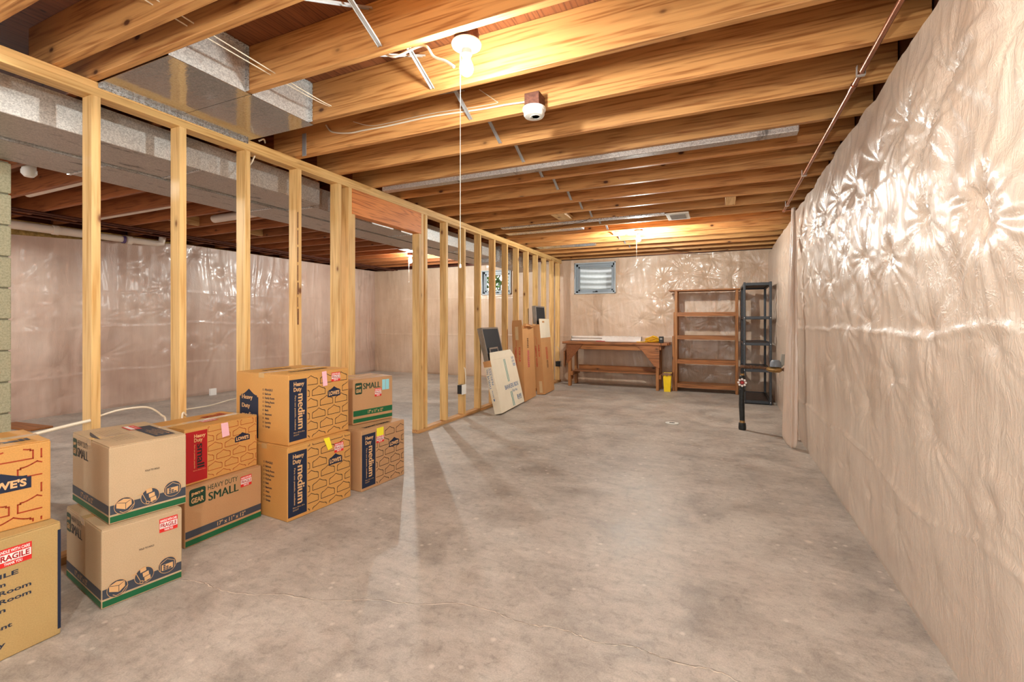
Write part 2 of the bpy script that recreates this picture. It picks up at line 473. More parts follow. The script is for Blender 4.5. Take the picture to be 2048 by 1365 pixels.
# ---------------------------------------------------------------- sheeted walls
def lattice(u, v, su, sv, seed):
    r = np.random.RandomState(seed)
    U = u / su; V = v / sv
    g = r.rand(int(U.max()) + 3, int(V.max()) + 3)
    i = U.astype(int); j = V.astype(int); a = U - i; b = V - j
    a = a * a * (3 - 2 * a); b = b * b * (3 - 2 * b)
    return g[i, j] * (1 - a) * (1 - b) + g[i + 1, j] * a * (1 - b) + g[i, j + 1] * (1 - a) * b + g[i + 1, j + 1] * a * b

def film_height(u, v, seed, tacks, folds, amp=1.0, drape=.010):
    """how far the film stands off the wall; u along it, v up"""
    ph = lattice(u, v, .5, .8, seed) * 6
    h = drape * (1 - np.abs(2 * lattice(u + .05 * ph, v, .11, 1.1, seed + 1) - 1))
    h += .30 * drape * (1 - np.abs(2 * lattice(u + .15 * v, v, .055, .5, seed + 2) - 1))
    h += .012 * lattice(u, v, .45, .45, seed + 3)
    r = np.random.RandomState(seed + 9)
    for (tu, tv, A, R) in tacks:
        du = u - tu; dv = v - tv
        m = (np.abs(du) < R * 3.2) & (np.abs(dv) < R * 3.2)
        if not m.any(): continue
        x = du[m]; y = dv[m]; d = np.hypot(x, y) + 1e-5; th = np.arctan2(y, x)
        k = r.randint(5, 9); s = np.zeros_like(d)
        for q in range(3):
            kk = k + q * 3; s += np.cos(kk * th + r.rand() * 6.28 + r.uniform(-6, 6) * d) / (1 + q)
        s = 1 - np.abs(s) * .8
        fall = np.exp(-d / R) * (d / (d + .03))
        h[m] += amp * A * s * fall
        h[m] -= amp * A * .9 * np.exp(-(d / (R * .3)) ** 2)
        h[m] += amp * A * .6 * np.exp(-((d - R * .9) / (R * .5)) ** 2)
    for (v0, a, slope, wob) in folds:
        vv = v0 + slope * u + wob * (lattice(u, v * 0, .6, 1, seed + 5) - .5)
        dd = v - vv
        h += a * np.exp(-np.abs(dd) / .007) + a * .7 * (dd < 0) * np.exp(dd / .15)
    return h

def wall_sheet(name, m, L, H, place, seed, tacks, folds, res=.014, holes=(), top=None, amp=1.0, drape=.010, kind='structure'):
    nu = int(L / res) + 1; nv = int(H / res) + 1
    us = np.linspace(0, L, nu); vs = np.linspace(0, H, nv)
    for (a, b, c, d) in holes:                  # snap grid lines to the window openings
        for e in (a, b): us[np.argmin(abs(us - e))] = e
        for e in (c, d): vs[np.argmin(abs(vs - e))] = e
    u, v = np.meshgrid(us, vs, indexing='ij')
    h = film_height(u, v, seed, tacks, folds, amp, drape)
    for (a, b, c, d) in holes:                  # film is taped flat round the openings
        dx = np.maximum(np.maximum(a - u, u - b), 0); dy = np.maximum(np.maximum(c - v, v - d), 0)
        h *= np.clip(np.hypot(dx, dy) / .08, 0, 1)
    h *= np.clip(v / .03, 0.25, 1)
    vv = v.copy()
    if top is not None:
        tt = top(us)[:, None]
        vv = v * (tt / H)
    P = place(u, vv, h)                          # (nu,nv,3)
    co = np.ascontiguousarray(P.reshape(-1, 3), dtype=np.float32)
    idx = np.arange(nu * nv).reshape(nu, nv)
    q = np.stack([idx[:-1, :-1], idx[1:, :-1], idx[1:, 1:], idx[:-1, 1:]], -1)
    keep = np.ones(q.shape[:2], bool)
    cu = (us[:-1] + us[1:]) / 2; cv = (vs[:-1] + vs[1:]) / 2
    for (a, b, c, d) in holes:
        keep &= ~(((cu > a) & (cu < b))[:, None] & ((cv > c) & (cv < d))[None, :])
    q = q[keep].reshape(-1, 4).astype(np.int32)
    me = bpy.data.meshes.new(name)
    me.vertices.add(len(co)); me.vertices.foreach_set('co', co.ravel())
    me.loops.add(q.size); me.loops.foreach_set('vertex_index', q.ravel())
    me.polygons.add(len(q)); me.polygons.foreach_set('loop_start', np.arange(0, q.size, 4, dtype=np.int32))
    me.update(calc_edges=True); me.validate()
    me.polygons.foreach_set('use_smooth', [True] * len(me.polygons))
    me.materials.append(m)
    o = bpy.data.objects.new(name, me); C.objects.link(o)
    if kind: tag(o, kind=kind)
    return o

def tack_grid(L, H, du, dv, seed, A=.014, R=.13, skip=.15, v0=.3, u0=.2):
    r = random.Random(seed); out = []
    u = u0
    while u < L:
        v = v0
        while v < H:
            if r.random() > skip:
                out.append((u + r.uniform(-.03, .03), v + r.uniform(-.06, .06), A * r.uniform(.5, 1.4) * (.45 + .55 * min(1, v / 1.2)), R * r.uniform(.6, 1.3)))
            v += dv * r.uniform(.7, 1.3)
        u += du
    return out

# right wall: u runs along +Y from Y0
RWL = YB + .04 - Y0
tk = tack_grid(RWL, 2.3, .42, .52, 11, A=.013, R=.15)
# the row of pinned swags under the top edge
for k in range(14):
    tk.append((3.4 - 0 + k * .42, 2.02 - .02 * math.sin(k), .022, .19))
    tk.append((3.6 + k * .42, 1.55 + .06 * math.sin(k * 2.1), .016, .16))
def r_top(us):
    r = np.random.RandomState(5); n = len(us)
    w = np.interp(us, np.linspace(0, us.max(), 70), r.rand(70)) * .035
    w += np.interp(us, np.linspace(0, us.max(), 24), r.rand(24)) * .03
    return 2.345 + w
wall_sheet('wall_right', M['sheet'], RWL, 2.36,
           lambda u, v, h: np.stack([XR + .02 - h, Y0 + u, v], -1), 21, tk,
           [(1.155, .008, 0.0, .05), (.47, .008, 0.0, .14), (1.86, .004, .0, .10)], res=.0125, top=r_top, drape=.0035)
tag(MB().box(XR + .03, XR + .30, Y0, YB + .03, 0, 2.33).build('wall_right_block', M['mortar']), kind='structure')
tag(MB().box(XR + .10, XR + .30, Y0, YB + .03, 2.33, 2.42).build('wall_right_insulation', M['insul']), kind='structure')
tag(MB().box(XR + .12, XR + .16, Y0, YB + .07, 2.42, ZF).build('trim_rim_board', M['copper_dark']), kind='structure')

# back wall: u runs along +X from XL ; openings for both windows
W1 = (-2.706, -1.883, 1.765, 2.385); W2 = (-4.824, -4.111, 1.80, 2.33)
BL = XR + .06 - XL
tkb = tack_grid(BL, 2.4, .40, .45, 5, A=.012, R=.15, u0=5.2)
tkb += [(XR and (-1.02 - XL), 2.02, .02, .2), (-1.02 - XL, 1.62, .02, .22), (-.62 - XL, 2.1, .024, .3), (-.25 - XL, 2.02, .02, .25), (.15 - XL, 2.0, .02, .2)]
wall_sheet('wall_back', M['sheet_back'], BL, 2.45,
           lambda u, v, h: np.stack([XL + u, YB + .02 - h, v], -1), 31, tkb, [(.92, .007, 0, .02), (1.75, .006, 0, .03)], res=.015,
           holes=[(W[0] - XL, W[1] - XL, W[2], W[3]) for W in (W1, W2)], drape=.008)
mb = MB()
xs = [XL - .25, W2[0], W2[1], W1[0], W1[1], XR + .3]
for a, b, hole in ((xs[0], xs[1], None), (xs[1], xs[2], W2), (xs[2], xs[3], None), (xs[3], xs[4], W1), (xs[4], xs[5], None)):
    if hole is None: mb.box(a, b, YB + .03, YB + .22, 0, 2.46)
    else:
        mb.box(a, b, YB + .03, YB + .22, 0, hole[2]); mb.box(a, b, YB + .03, YB + .22, hole[3], 2.46)
tag(mb.build('wall_back_block', M['mortar']), kind='structure')
tag(MB().box(XL - .2, XR + .16, YB + .03, YB + .07, 2.46, ZF).build('trim_back_rim', M['copper_dark']), kind='structure')
# left wall
tkl = tack_grid(RWL, 2.4, .42, .5, 15, A=.012, R=.17, skip=.3)
wall_sheet('wall_left', M['sheet_left'], RWL, 2.46,
           lambda u, v, h: np.stack([XL - .02 + h, Y0 + u, v], -1), 41, tkl, [(1.2, .006, 0, .03), (1.7, .005, 0, .02), (.55, .007, .0, .04)], res=.018,
           top=lambda us: np.interp(us, [0, 5.4, 6.2, 7.6, 12.1], [2.25, 2.25, 2.30, 2.44, 2.455]), drape=.012)
tag(MB().box(XL - .25, XL - .03, Y0, YB + .03, 0, 2.2).build('wall_left_block', M['mortar']), kind='structure')
tag(MB().box(XL - .20, XL - .06, Y0, YB + .03, 2.2, 2.46).build('wall_left_insulation', M['insul']), kind='structure')
tag(MB().box(XL - .20, XL - .16, Y0, YB + .07, 2.46, ZF).build('trim_left_rim', M['copper_dark']), kind='structure')
# subfloor above the joists
tag(MB().box(XL - .2, XR + .16, Y0, YB + .07, ZF, ZF + .02).build('ceiling', M['subfloor']), kind='structure')

# ---------------------------------------------------------------- windows
def window(n, W, wellkind):
    x0, x1, z0, z1 = W
    o = MB()
    y0, y1 = YB - .012, YB + .16
    o.box(x0, x0 + .022, y0, y1, z0, z1).box(x1 - .022, x1, y0, y1, z0, z1).box(x0, x1, y0, y1, z0, z0 + .022).box(x0, x1, y0, y1, z1 - .022, z1)
    root = o.build('window_%d' % n, M['reveal'], bevel=.003); tag(root, kind='structure')
    a, b, c, d = x0 + .022, x1 - .022, z0 + .022, z1 - .022
    f = MB(); w = .04
    for (p, q, r, s) in ((a, a + w, c, d), (b - w, b, c, d), (a, b, c, c + w), (a, b, d - w * 1.2, d)):
        f.box(p, q, YB + .05, YB + .10, r, s)
    fr = f.build('window_frame', M['frame_grey'], root, bevel=.003)
    g = MB(); a2, b2, c2, d2 = a + w, b - w, c + w, d - w * 1.2; w2 = .032
    for (p, q, r, s) in ((a2, a2 + w2, c2, d2), (b2 - w2, b2, c2, d2), (a2, b2, c2, c2 + w2), (a2, b2, d2 - w2, d2)):
        g.box(p, q, YB + .065, YB + .09, r, s)
    sash = g.build('sash', M['frame_grey'], root, bevel=.002)
    MB().quad((a2, YB + .08, c2), (b2, YB + .08, c2), (b2, YB + .08, d2), (a2, YB + .08, d2)).build('pane', M['glass'], sash, fix=False)
    h = MB(); xm = (x0 + x1) / 2
    h.box(xm - .05, xm + .05, YB + .04, YB + .052, c + .012, c + .026).tube([(xm, YB + .045, c + .02), (xm + .02, YB + .03, c + .034), (xm + .05, YB + .03, c + .028)], .006, 8)
    h.build('crank_handle', M['black'], root)
    if wellkind:
        m = MB(); N = 40; R = (x1 - x0) / 2 + .12; zz = 60
        cy = YB + .23
        rows = [(z0 - .15) + (1.25) * i / 96 for i in range(97)]
        for i, z in enumerate(rows):
            off = .014 * math.sin(z * 2 * PI / .115)
            for k in range(N + 1):
                th = PI * k / N
                m.v.append((xm - math.cos(th) * (R + off), cy + math.sin(th) * (.62 + off), z))
        for i in range(96):
            for k in range(N):
                q = i * (N + 1) + k
                m.f.append((q, q + 1, q + N + 2, q + N + 1))
        ww = m.build('trim_%d' % n, M['reg_well'], smooth=True, fix=False); tag(ww, kind='structure')
        tag(MB().box(xm - R, xm + R, cy, cy + .6, z0 - .16, z0 - .12).build('trim_%d' % (n + 10), M['soil']), kind='structure')
M['reg_well'] = plain('window_well_steel', (226, 230, 230), .35, .1, var=.05)
window(1, W1, True)
window(2, W2, False)
# shrub beyond the second window
rr = random.Random(4); lf = MB()
for i in range(5200):
    x = rr.uniform(-6.6, -3.6); z = rr.uniform(1.3, 4.2); y = 10.3 + rr.uniform(-.35, .5)
    s = rr.uniform(.03, .06); a = rr.uniform(0, 6.28); b = rr.uniform(-1, 1)
    dx, dz = math.cos(a) * s, math.sin(a) * s; ex, ez = -math.sin(a) * s * .5, math.cos(a) * s * .5
    lf.quad((x - dx, y, z - dz), (x + ex, y + b * s * .5, z + ez), (x + dx, y, z + dz), (x - ex, y - b * s * .4, z - ez))
root = tag(empty('shrub', (-5.1, 10.4, 1.2)), 'leafy green shrub growing outside the window behind the studs', 'shrub')
q = lf.build('foliage', M['foliage'], root, fix=False); q.location = (5.1, -10.4, -1.2)
st = MB()
for i in range(9):
    x = rr.uniform(-6.2, -4); st.tube([(-5.1 + (x + 5.1) * .3, 10.45, 1.2), (x, 10.4 + rr.uniform(-.2, .2), 2.2), (x + rr.uniform(-.3, .3), 10.4, 3.6)], [.03, .02, .008], 6)
q = st.build('stem', M['bark'], root); q.location = (5.1, -10.4, -1.2)
tag(MB().box(-8, 2, YB + .22, 14, 1.0, 1.18).build('ground', M['soil']), kind='structure')

# ---------------------------------------------------------------- ceiling joists
PITCH = .4275
def jy(k): return 2.18 + PITCH * k
ordw = ['first', 'second', 'third', 'fourth', 'fifth', 'sixth', 'seventh', 'eighth', 'ninth', 'tenth', 'eleventh', 'twelfth', 'thirteenth', 'fourteenth', 'fifteenth', 'sixteenth']
def jname(k):
    if k == 0: return 'big bright wooden joist right behind the near bare bulb'
    if k == 1: return 'wooden joist with the smoke detector and white cable on it'
    if k == -1: return 'wooden joist the near bare bulb hangs beside, on its camera side'
    if k < -1: return '%s shadowed wooden joist on the camera side of the near bulb' % ordw[-k - 2]
    if k == 3: return 'wooden joist with a long flat duct along its far side'
    if k == 9: return 'wooden joist just before the far bare bulb'
    if k == 10: return 'wooden joist glowing right behind the far bare bulb'
    if k == 8: return 'wooden joist beside the white ceiling register'
    if k == 16: return 'last wooden joist, against the window wall'
    return '%s wooden joist beyond the smoke detector joist' % ordw[k - 2]
JX0, JX1 = -3.22, XR + .115
jm = MB().box(-(JX1 - JX0) / 2, (JX1 - JX0) / 2, -.02, .02, 0, .238)
proto = jm.build('ceiling_joist', M['joist'], bevel=.003)
for i, k in enumerate(range(-8, 17)):
    o = proto if i == 0 else proto.copy()
    if i: C.objects.link(o)
    y = jy(k) - .02 if k < 16 else YB - .0 - .025
    o.location = ((JX0 + JX1) / 2, y, ZC + .001)
    tag(o, jname(k), 'joist', 'ceiling joists over the open room')
o = proto.copy(); C.objects.link(o); o.location = ((JX0 + JX1) / 2, 1.165, ZC + .001)
tag(o, 'extra wooden joist crowded beside the joist at the sheet metal pan', 'joist')
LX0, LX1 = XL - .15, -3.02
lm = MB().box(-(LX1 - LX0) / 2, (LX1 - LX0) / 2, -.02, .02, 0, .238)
proto = lm.build('ceiling_joist', M['joist_shaded'], bevel=.003)
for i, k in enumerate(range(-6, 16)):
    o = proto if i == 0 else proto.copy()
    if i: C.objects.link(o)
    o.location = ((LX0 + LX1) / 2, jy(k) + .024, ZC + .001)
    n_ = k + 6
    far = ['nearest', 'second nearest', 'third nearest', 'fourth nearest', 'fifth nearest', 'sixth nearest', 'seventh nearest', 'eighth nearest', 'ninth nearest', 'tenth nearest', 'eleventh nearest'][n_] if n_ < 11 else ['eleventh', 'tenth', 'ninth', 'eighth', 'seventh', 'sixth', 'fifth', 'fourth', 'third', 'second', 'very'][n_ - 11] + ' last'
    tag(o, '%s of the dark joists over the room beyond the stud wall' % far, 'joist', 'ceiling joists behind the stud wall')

# blocking between joists near the right wall and along the stud wall
# metal cross bridging
def bridge(k, d):
    y0 = jy(k) + .003; y1 = jy(k + 1) - .043
    x = -1.47 + (.03 if d else -.03)
    a, b = ((x, y0, ZF - .025), (x, y1, ZC + .02)) if d else ((x, y0, ZC + .02), (x, y1, ZF - .025))
    m = MB(); m.bar(a, b, .022, .002, up=(1, 0, 0) if False else (0, 0, 1))
    va = Vector(a); vb = Vector(b)
    n = (vb - va).normalized().cross(Vector((1, 0, 0)))
    for s in (-1, 1):
        off = Vector((s * .010, 0, 0)) + n * .004
        m.bar(va + off, vb + off, .003, .008)
    o = m.build('joist_bridging', M['strap'])
    names = {-1: 'in the joist bay of the near bulb', 0: 'in the joist bay before the smoke detector', 9: 'in the joist bay of the far bulb'}
    where = names.get(k, 'in the %s joist bay %s' % (ordw[k - 1] if k > 0 else ordw[-k - 2], 'past the smoke detector' if k > 0 else 'nearer than the near bulb'))
    tag(o, '%s zinc strap %s' % ('down sloping' if d else 'up sloping', where), 'bridging strap', 'metal cross bridging between the joists')
for k in range(-2, 14):
    bridge(k, True); bridge(k, False)

# ---------------------------------------------------------------- stud wall
o = MB().box(-.045, .045, -(YB - Y0) / 2, (YB - Y0) / 2, 0, .038).build('wall_plate', M['plate'], loc=((XS0 + XS1) / 2, (YB + Y0) / 2, 2.391), bevel=.002)
tag(o, 'lower of the two long pine top plates of the stud wall', 'wall plate')
o = MB().box(-.045, .045, -(1.9 - Y0) / 2, (1.9 - Y0) / 2, 0, .0375).build('wall_plate', M['plate'], loc=((XS0 + XS1) / 2, (1.9 + Y0) / 2, 2.429), bevel=.002)
tag(o, 'upper pine top plate, near length left of the sheet metal', 'wall plate')
o = MB().box(-.045, .045, -(YB - 1.9) / 2, (YB - 1.9) / 2, 0, .0375).build('wall_plate', M['plate'], loc=((XS0 + XS1) / 2, (YB + 1.902) / 2, 2.429), bevel=.002)
tag(o, 'upper pine top plate, far length running to the window wall', 'wall plate')
o = MB().box(-.045, .045, -(3.2 - Y0) / 2, (3.2 - Y0) / 2, 0, .038).build('wall_plate', M['plate_low'], loc=((XS0 + XS1) / 2, (3.2 + Y0) / 2, 0), bevel=.002)
tag(o, 'bottom plate of the stud wall behind the moving boxes', 'wall plate')
ylist = [(4.16, 5.58), (5.585, YB - .03)]
for i, (a, b) in enumerate(ylist):
    o = MB().box(-.045, .045, -(b - a) / 2, (b - a) / 2, 0, .038).build('wall_plate', M['plate_low'], loc=((XS0 + XS1) / 2, (a + b) / 2, 0), bevel=.002)
    tag(o, ['bottom plate on the floor from the doorway to the switch box stud', 'worn bottom plate behind the leaning cartons'][i], 'wall plate')

def studmesh(h):
    return MB().box(-.045, .045, -.02, .02, 0, h)
SH = 2.391 - .038
sproto = studmesh(SH).build('wall_stud', M['stud'], bevel=.002)
studs = [
    (.90, 'pine stud cut by the left edge of the photo'),
    (1.32, 'pine stud with the white cable tied near its foot'),
    (1.75, 'second pine stud from the left, behind the white gift sized box stack'),
    (2.172, 'third pine stud from the left, cable entering the plate beside it'),
    (2.602, 'fourth pine stud from the left with a dark bark streak'),
    (3.019, 'pine stud left of the doorway, directly left of its king stud'),
    (3.142, 'pine king stud on the left side of the doorway'),
    (4.226, 'pine king stud on the right side of the doorway'),
    (4.300, 'extra pine stud right behind the right doorway jamb'),
    (4.723, 'knotty pine stud, first past the right doorway jamb'),
    (5.145, 'pine stud carrying the switch box with white cable'),
    (5.564, 'greyish pine stud just left of the leaning filters'),
    (6.00, 'pine stud directly behind the stacked furnace filters'),
    (6.430, 'pine stud between the filters and the first brown carton'),
    (6.846, 'pine stud behind the first tall brown carton'),
    (7.267, 'pine stud between the two tall brown cartons'),
    (7.701, 'pine stud left of the single dark filter'),
    (8.127, 'pine stud right of the single dark filter'),
    (8.565, 'second to last pine stud before the window wall'),
    (8.932, 'last pine stud, with outlet box near the workbench')]
studs[2] = (1.75, 'second full pine stud from the left, behind the red small box')
for i, (y, lab) in enumerate(studs):
    o = sproto if i == 0 else sproto.copy()
    if i: C.objects.link(o)
    o.location = ((XS0 + XS1) / 2, y, .038)
    tag(o, lab, 'stud', 'studs of the open partition')
bk = MB(); rr = random.Random(6); zz = 1.15
while zz < 1.95:
    h_ = rr.uniform(.05, .14); w_ = rr.uniform(.006, .012)
    bk.box(.0452, .0462, -.019, -.019 + w_, zz - 1.0, zz - 1.0 + h_); zz += h_ + rr.uniform(.004, .03)
fourth = [q for q in C.objects if q.get('label', '').endswith('dark bark streak')][0]
bk.build('bark_streak', M['rustbox'], fourth, loc=(0, 0, 1.0))
for (y, z0, lab) in ((3.183, .038, 'pine jack stud under the left end of the door header'), (4.183, 0.0, 'pine jack stud under the right end of the door header')):
    o = studmesh(2.165 - (.038)).build('jack_stud', M['stud'], loc=((XS0 + XS1) / 2, y, .038), bevel=.002)
    tag(o, lab, 'stud')
o = MB().box(-.045, .045, -.52, .52, 0, .224).build('door_header', M['header'], loc=((XS0 + XS1) / 2, 3.684, 2.166), bevel=.003)
tag(o, 'reddish fir header board with swirling grain over the doorway', 'header')

# ---------------------------------------------------------------- ducts behind the stud wall
def seams(root, x0, x1, z, ys):
    for y in ys:
        MB().box(x0 - .002, x1 + .002, y - .012, y + .012, z - .006, z + .004).build('seam', M['galv_dull'], root)
def duct(name, x0, x1, y0, y1, z0, z1, label, ys, sidemat):
    root = tag(empty(name, ((x0 + x1) / 2, (y0 + y1) / 2, z0)), label, 'duct')
    inv = lambda o: setattr(o, 'location', (-(x0 + x1) / 2, -(y0 + y1) / 2, -z0))
    o = MB().box(x0, x1, y0, y1, z0, z0 + .004).build('bottom_panel', M['galv_dull'], root); inv(o)
    m = MB().box(x1 - .004, x1, y0, y1, z0 + .004, z1).box(x0, x0 + .004, y0, y1, z0 + .004, z1)
    m.box(x0 + .004, x1 - .004, y1 - .004, y1, z0 + .004, z1).box(x0 + .004, x1 - .004, y0, y0 + .004, z0 + .004, z1)
    m.box(x0 + .004, x1 - .004, y0 + .004, y1 - .004, z1 - .004, z1)
    o = m.build('side_panel', sidemat, root); inv(o)
    for y in ys:
        o = MB().box(x0 - .004, x1 + .004, y - .010, y + .010, z0 - .006, z0 - .0005).build('seam', M['galv'], root); inv(o)
    return root
duct('supply_duct', -3.72, -3.30, .2, 3.10, 2.265, 2.462, 'wide galvanized duct right behind the near studs', [.75, 2.05], M['galv_side'])
duct('supply_duct', -3.735, -3.42, 3.104, 6.9, 2.262, 2.455, 'narrower galvanized duct run continuing past the doorway', [3.13, 4.6, 6.0], M['galv_side'])
duct('return_duct', -4.24, -3.79, .4, 4.30, 2.262, 2.455, 'second dull galvanized duct resting beside the block pier', [1.72, 3.0], M['galv_side'])
duct('return_duct', -4.17, -3.795, 4.304, 7.6, 2.265, 2.455, 'far length of the second duct, past the doorway', [5.6], M['galv_side'])
duct('supply_duct', -3.72, -3.34, 6.904, 8.6, 2.20, 2.455, 'bulky duct end behind the far studs near the window', [7.5], M['galv'])
# black gap strip between the trunks
# sheet metal pan under the joists next to the wall plate
root = tag(empty('return_air_pan', (-2.65, 1.73, 2.46)), 'shiny sheet metal pan under two joist bays beside the top plate', 'sheet metal pan')
def sub(o, r=None):
    r = r or root
    o.location = tuple(-c for c in r.location); return o
sub(MB().box(-2.975, -2.365, 1.327, 1.735, 2.4605, 2.4635).build('bottom_sheet', M['galv_pan'], root))
sub(MB().box(-2.975, -2.365, 1.737, 2.172, 2.4595, 2.463).build('bottom_sheet', M['galv_pan'], root))
sub(MB().box(-2.978, -2.974, 1.327, 2.172, 2.437, 2.4635).build('side_lip', M['galv'], root))
for (a, b) in ((jy(-2) + .001, jy(-1) - .041), (jy(-1) + .001, jy(0) - .041)):
    sub(MB().box(-2.370, -2.366, a, b, 2.4645, ZF - .002).build('end_sheet', M['galv_side'], root))
    sub(MB().box(-2.366, -2.335, b - .003, b, 2.4645, ZF - .002).build('nailing_flange', M['galv'], root))
    sub(MB().box(-2.366, -2.335, a, b, ZF - .006, ZF - .002).build('nailing_flange', M['galv'], root))

# flat ducts in the joist bays
def flatduct(x0, x1, y0, y1, z0, z1, label, m=None):
    o = MB().box(x0, x1, y0, y1, z0, z1).build('flat_duct', m or M['galv'], bevel=.006)
    return tag(o, label, 'duct')
flatduct(-2.9, .45, jy(3) + .002, jy(3) + .085, ZC - .035, ZC + .05, 'long thin galvanized duct hugging a joist, ending near the copper pipe', M['galv_dull'])
flatduct(-2.7, -.60, jy(8) + .010, jy(8) + .10, ZC - .012, ZC + .05, 'shiny flat duct running to the white ceiling register')
flatduct(-2.9, -1.75, jy(9) + .004, jy(9) + .30, ZC + .03, ZC + .16, 'crumpled foil duct boot above the stud wall, before the far bulb')
flatduct(-2.9, -1.9, jy(12) + .004, jy(12) + .30, ZC + .01, ZC + .14, 'foil duct boot nearest the end of the stud wall')
root = tag(empty('ceiling_register', (-.47, 5.80, ZC - .02)), 'white ceiling register grille between joists before the far bulb', 'register')
MB().box(-.125, .125, -.17, .17, 0, .018).build('frame', M['register'], root, bevel=.004)
m = MB()
for i in range(9): m.box(-.085, .085, -.12 + i * .028, -.106 + i * .028, -.004, 0)
m.build('louver', M['alu'], root)

# offcut blocks between joists
for (x, k, sx, lab) in ((-1.76, 6, .085, 'pale wood block between joists left of the register'), (.08, 6, .05, 'small pale wood block between joists near the right wall')):
    y0 = jy(7) + .001; y1 = jy(8) - .041
    o = MB().box(-sx, sx, -(y1 - y0) / 2, (y1 - y0) / 2, 0, .045 if sx > .06 else .14).build('blocking', M['block_wood'], loc=(x, (y0 + y1) / 2, ZC + .004), bevel=.002)
    tag(o, lab, 'wood block')

# dark steel strap on a joist end above the stud wall
o = MB().box(-2.905, -2.865, jy(1) - .046, jy(1) - .0415, ZC - .0, ZC + .17).build('steel_strap', M['strap'])
tag(o, 'blue grey steel strap on the joist end above the third stud', 'strap')

def cable(pts, r, label, m=None, name='cable', flat=False, cat='cable'):
    # Catmull-Rom
    P = [Vector(p) for p in pts]; out = []
    Q = [P[0]] + P + [P[-1]]
    for i in range(1, len(Q) - 2):
        for s in range(6):
            t_ = s / 6
            a, b, c, d = Q[i - 1], Q[i], Q[i + 1], Q[i + 2]
            out.append(.5 * ((2 * b) + (c - a) * t_ + (2 * a - 5 * b + 4 * c - d) * t_ ** 2 + (3 * b - a - 3 * c + d) * t_ ** 3))
    out.append(P[-1])
    o = MB().tube(out, r, 8).build(name, m or M['cable'], smooth=True)
    return tag(o, label, cat)

# ---------------------------------------------------------------- bulbs
def bulb_fixture(x, y, ztop, label, cord_to, mat='bulb', box=True):
    root = tag(empty('ceiling_light', (x, y, ztop)), label, 'light')
    if box:
        MB().lathe([(.056, 0), (.058, .05)], seg=8).build('junction_box', M['rustbox'], root)
    MB().lathe([(0.0, .0), (.066, 0), (.068, -.006), (.064, -.014), (.03, -.024), (.026, -.03), (0.0, -.03)], seg=32).build('holder_plate', M['porcelain'], root, smooth=True)
    MB().lathe([(.023, -.022), (.024, -.052), (.021, -.054), (.021, -.058), (.0, -.058)], seg=24).build('socket', M['grey_plastic'], root, smooth=True)
    prof = [(.0135, -.056), (.015, -.064), (.018, -.076), (.024, -.088), (.0285, -.100), (.0305, -.112), (.0295, -.124), (.025, -.134), (.016, -.142), (.006, -.1455), (0, -.146)]
    MB().lathe(prof, seg=20).build('bulb', M[mat], root, smooth=True)
    if cord_to is not None:
        dx = -.024
        p = [(dx + .002, -.012, -.018), (dx, -.014, -.05)] + [(dx, -.014, -(i * .1) - .1) for i in range(int((-cord_to) / .1))]
        c = MB().tube(p, .0013, 6).build('pull_cord', M['cord'], root)
        MB().lathe([(0, -.012), (.005, -.008), (.004, .006), (0, .01)], c=p[-1], seg=10).build('cord_knob', M['white'], c)
    return root
bulb_fixture(-1.045, 1.818, ZC - .006, 'near bare bulb in a white porcelain holder with long pull cord', -1.02)
bulb_fixture(-1.05, 6.56, ZC - .006, 'far bare bulb glowing before the window wall, pull cord below', -.55, 'bulb_far')
bulb_fixture(-5.33, 7.17, ZC - .006, 'bare bulb seen between studs in the room beyond', -.5, 'bulb_far')
FILL = 'bulb_fill'
bulb_fixture(-.55, jy(-4) + .195, ZF - .052, 'added fill bulb high between the joists above the camera', None, FILL)  # added out of view to brighten the near floor, wall and box fronts
bulb_fixture(.0, -.85, 1.86, 'added fill bulb hanging low on a cable behind the camera', None, FILL)  # added out of view as fill for the camera side of the joists
cable([(.0, -.85, 1.90), (.0, -.85, 2.2), (.0, -.85, ZF - .001)], .004, 'black cable of the added fill bulb behind the camera', M['black'])  # made up along with the fill bulb it holds
bulb_fixture(-6.0, jy(-3) + .195, ZF - .052, 'added fill bulb high between the joists of the room beyond', None, 'bulb_far')  # added out of view to brighten the far left wall

# smoke detector on its rusty box
root = tag(empty('smoke_detector', (-.99, jy(1) - .105, ZC - .05)), 'round white smoke detector under a rusty junction box', 'smoke detector')
MB().lathe([(0, .028), (.066, .028), (.068, .018), (.066, .012), (.060, .010), (.060, -.012), (.054, -.022), (.03, -.026), (0, -.026)], seg=36).build('housing', M['white'], root, smooth=True)
MB().lathe([(.007, -.0262), (.008, -.029), (.0, -.029)], c=(-.012, -.01, 0), seg=14).build('test_button', M['grey_plastic'], root)
MB().lathe([(.022, -.0262), (.024, -.0275), (.03, -.0275), (.032, -.0262)], c=(.012, -.005, 0), seg=18).build('sounder_ring', M['register'], root)
MB().box(-.045, .045, -.04, .058, .0285, .105).build('junction_box', M['rustbox'], root, bevel=.003)

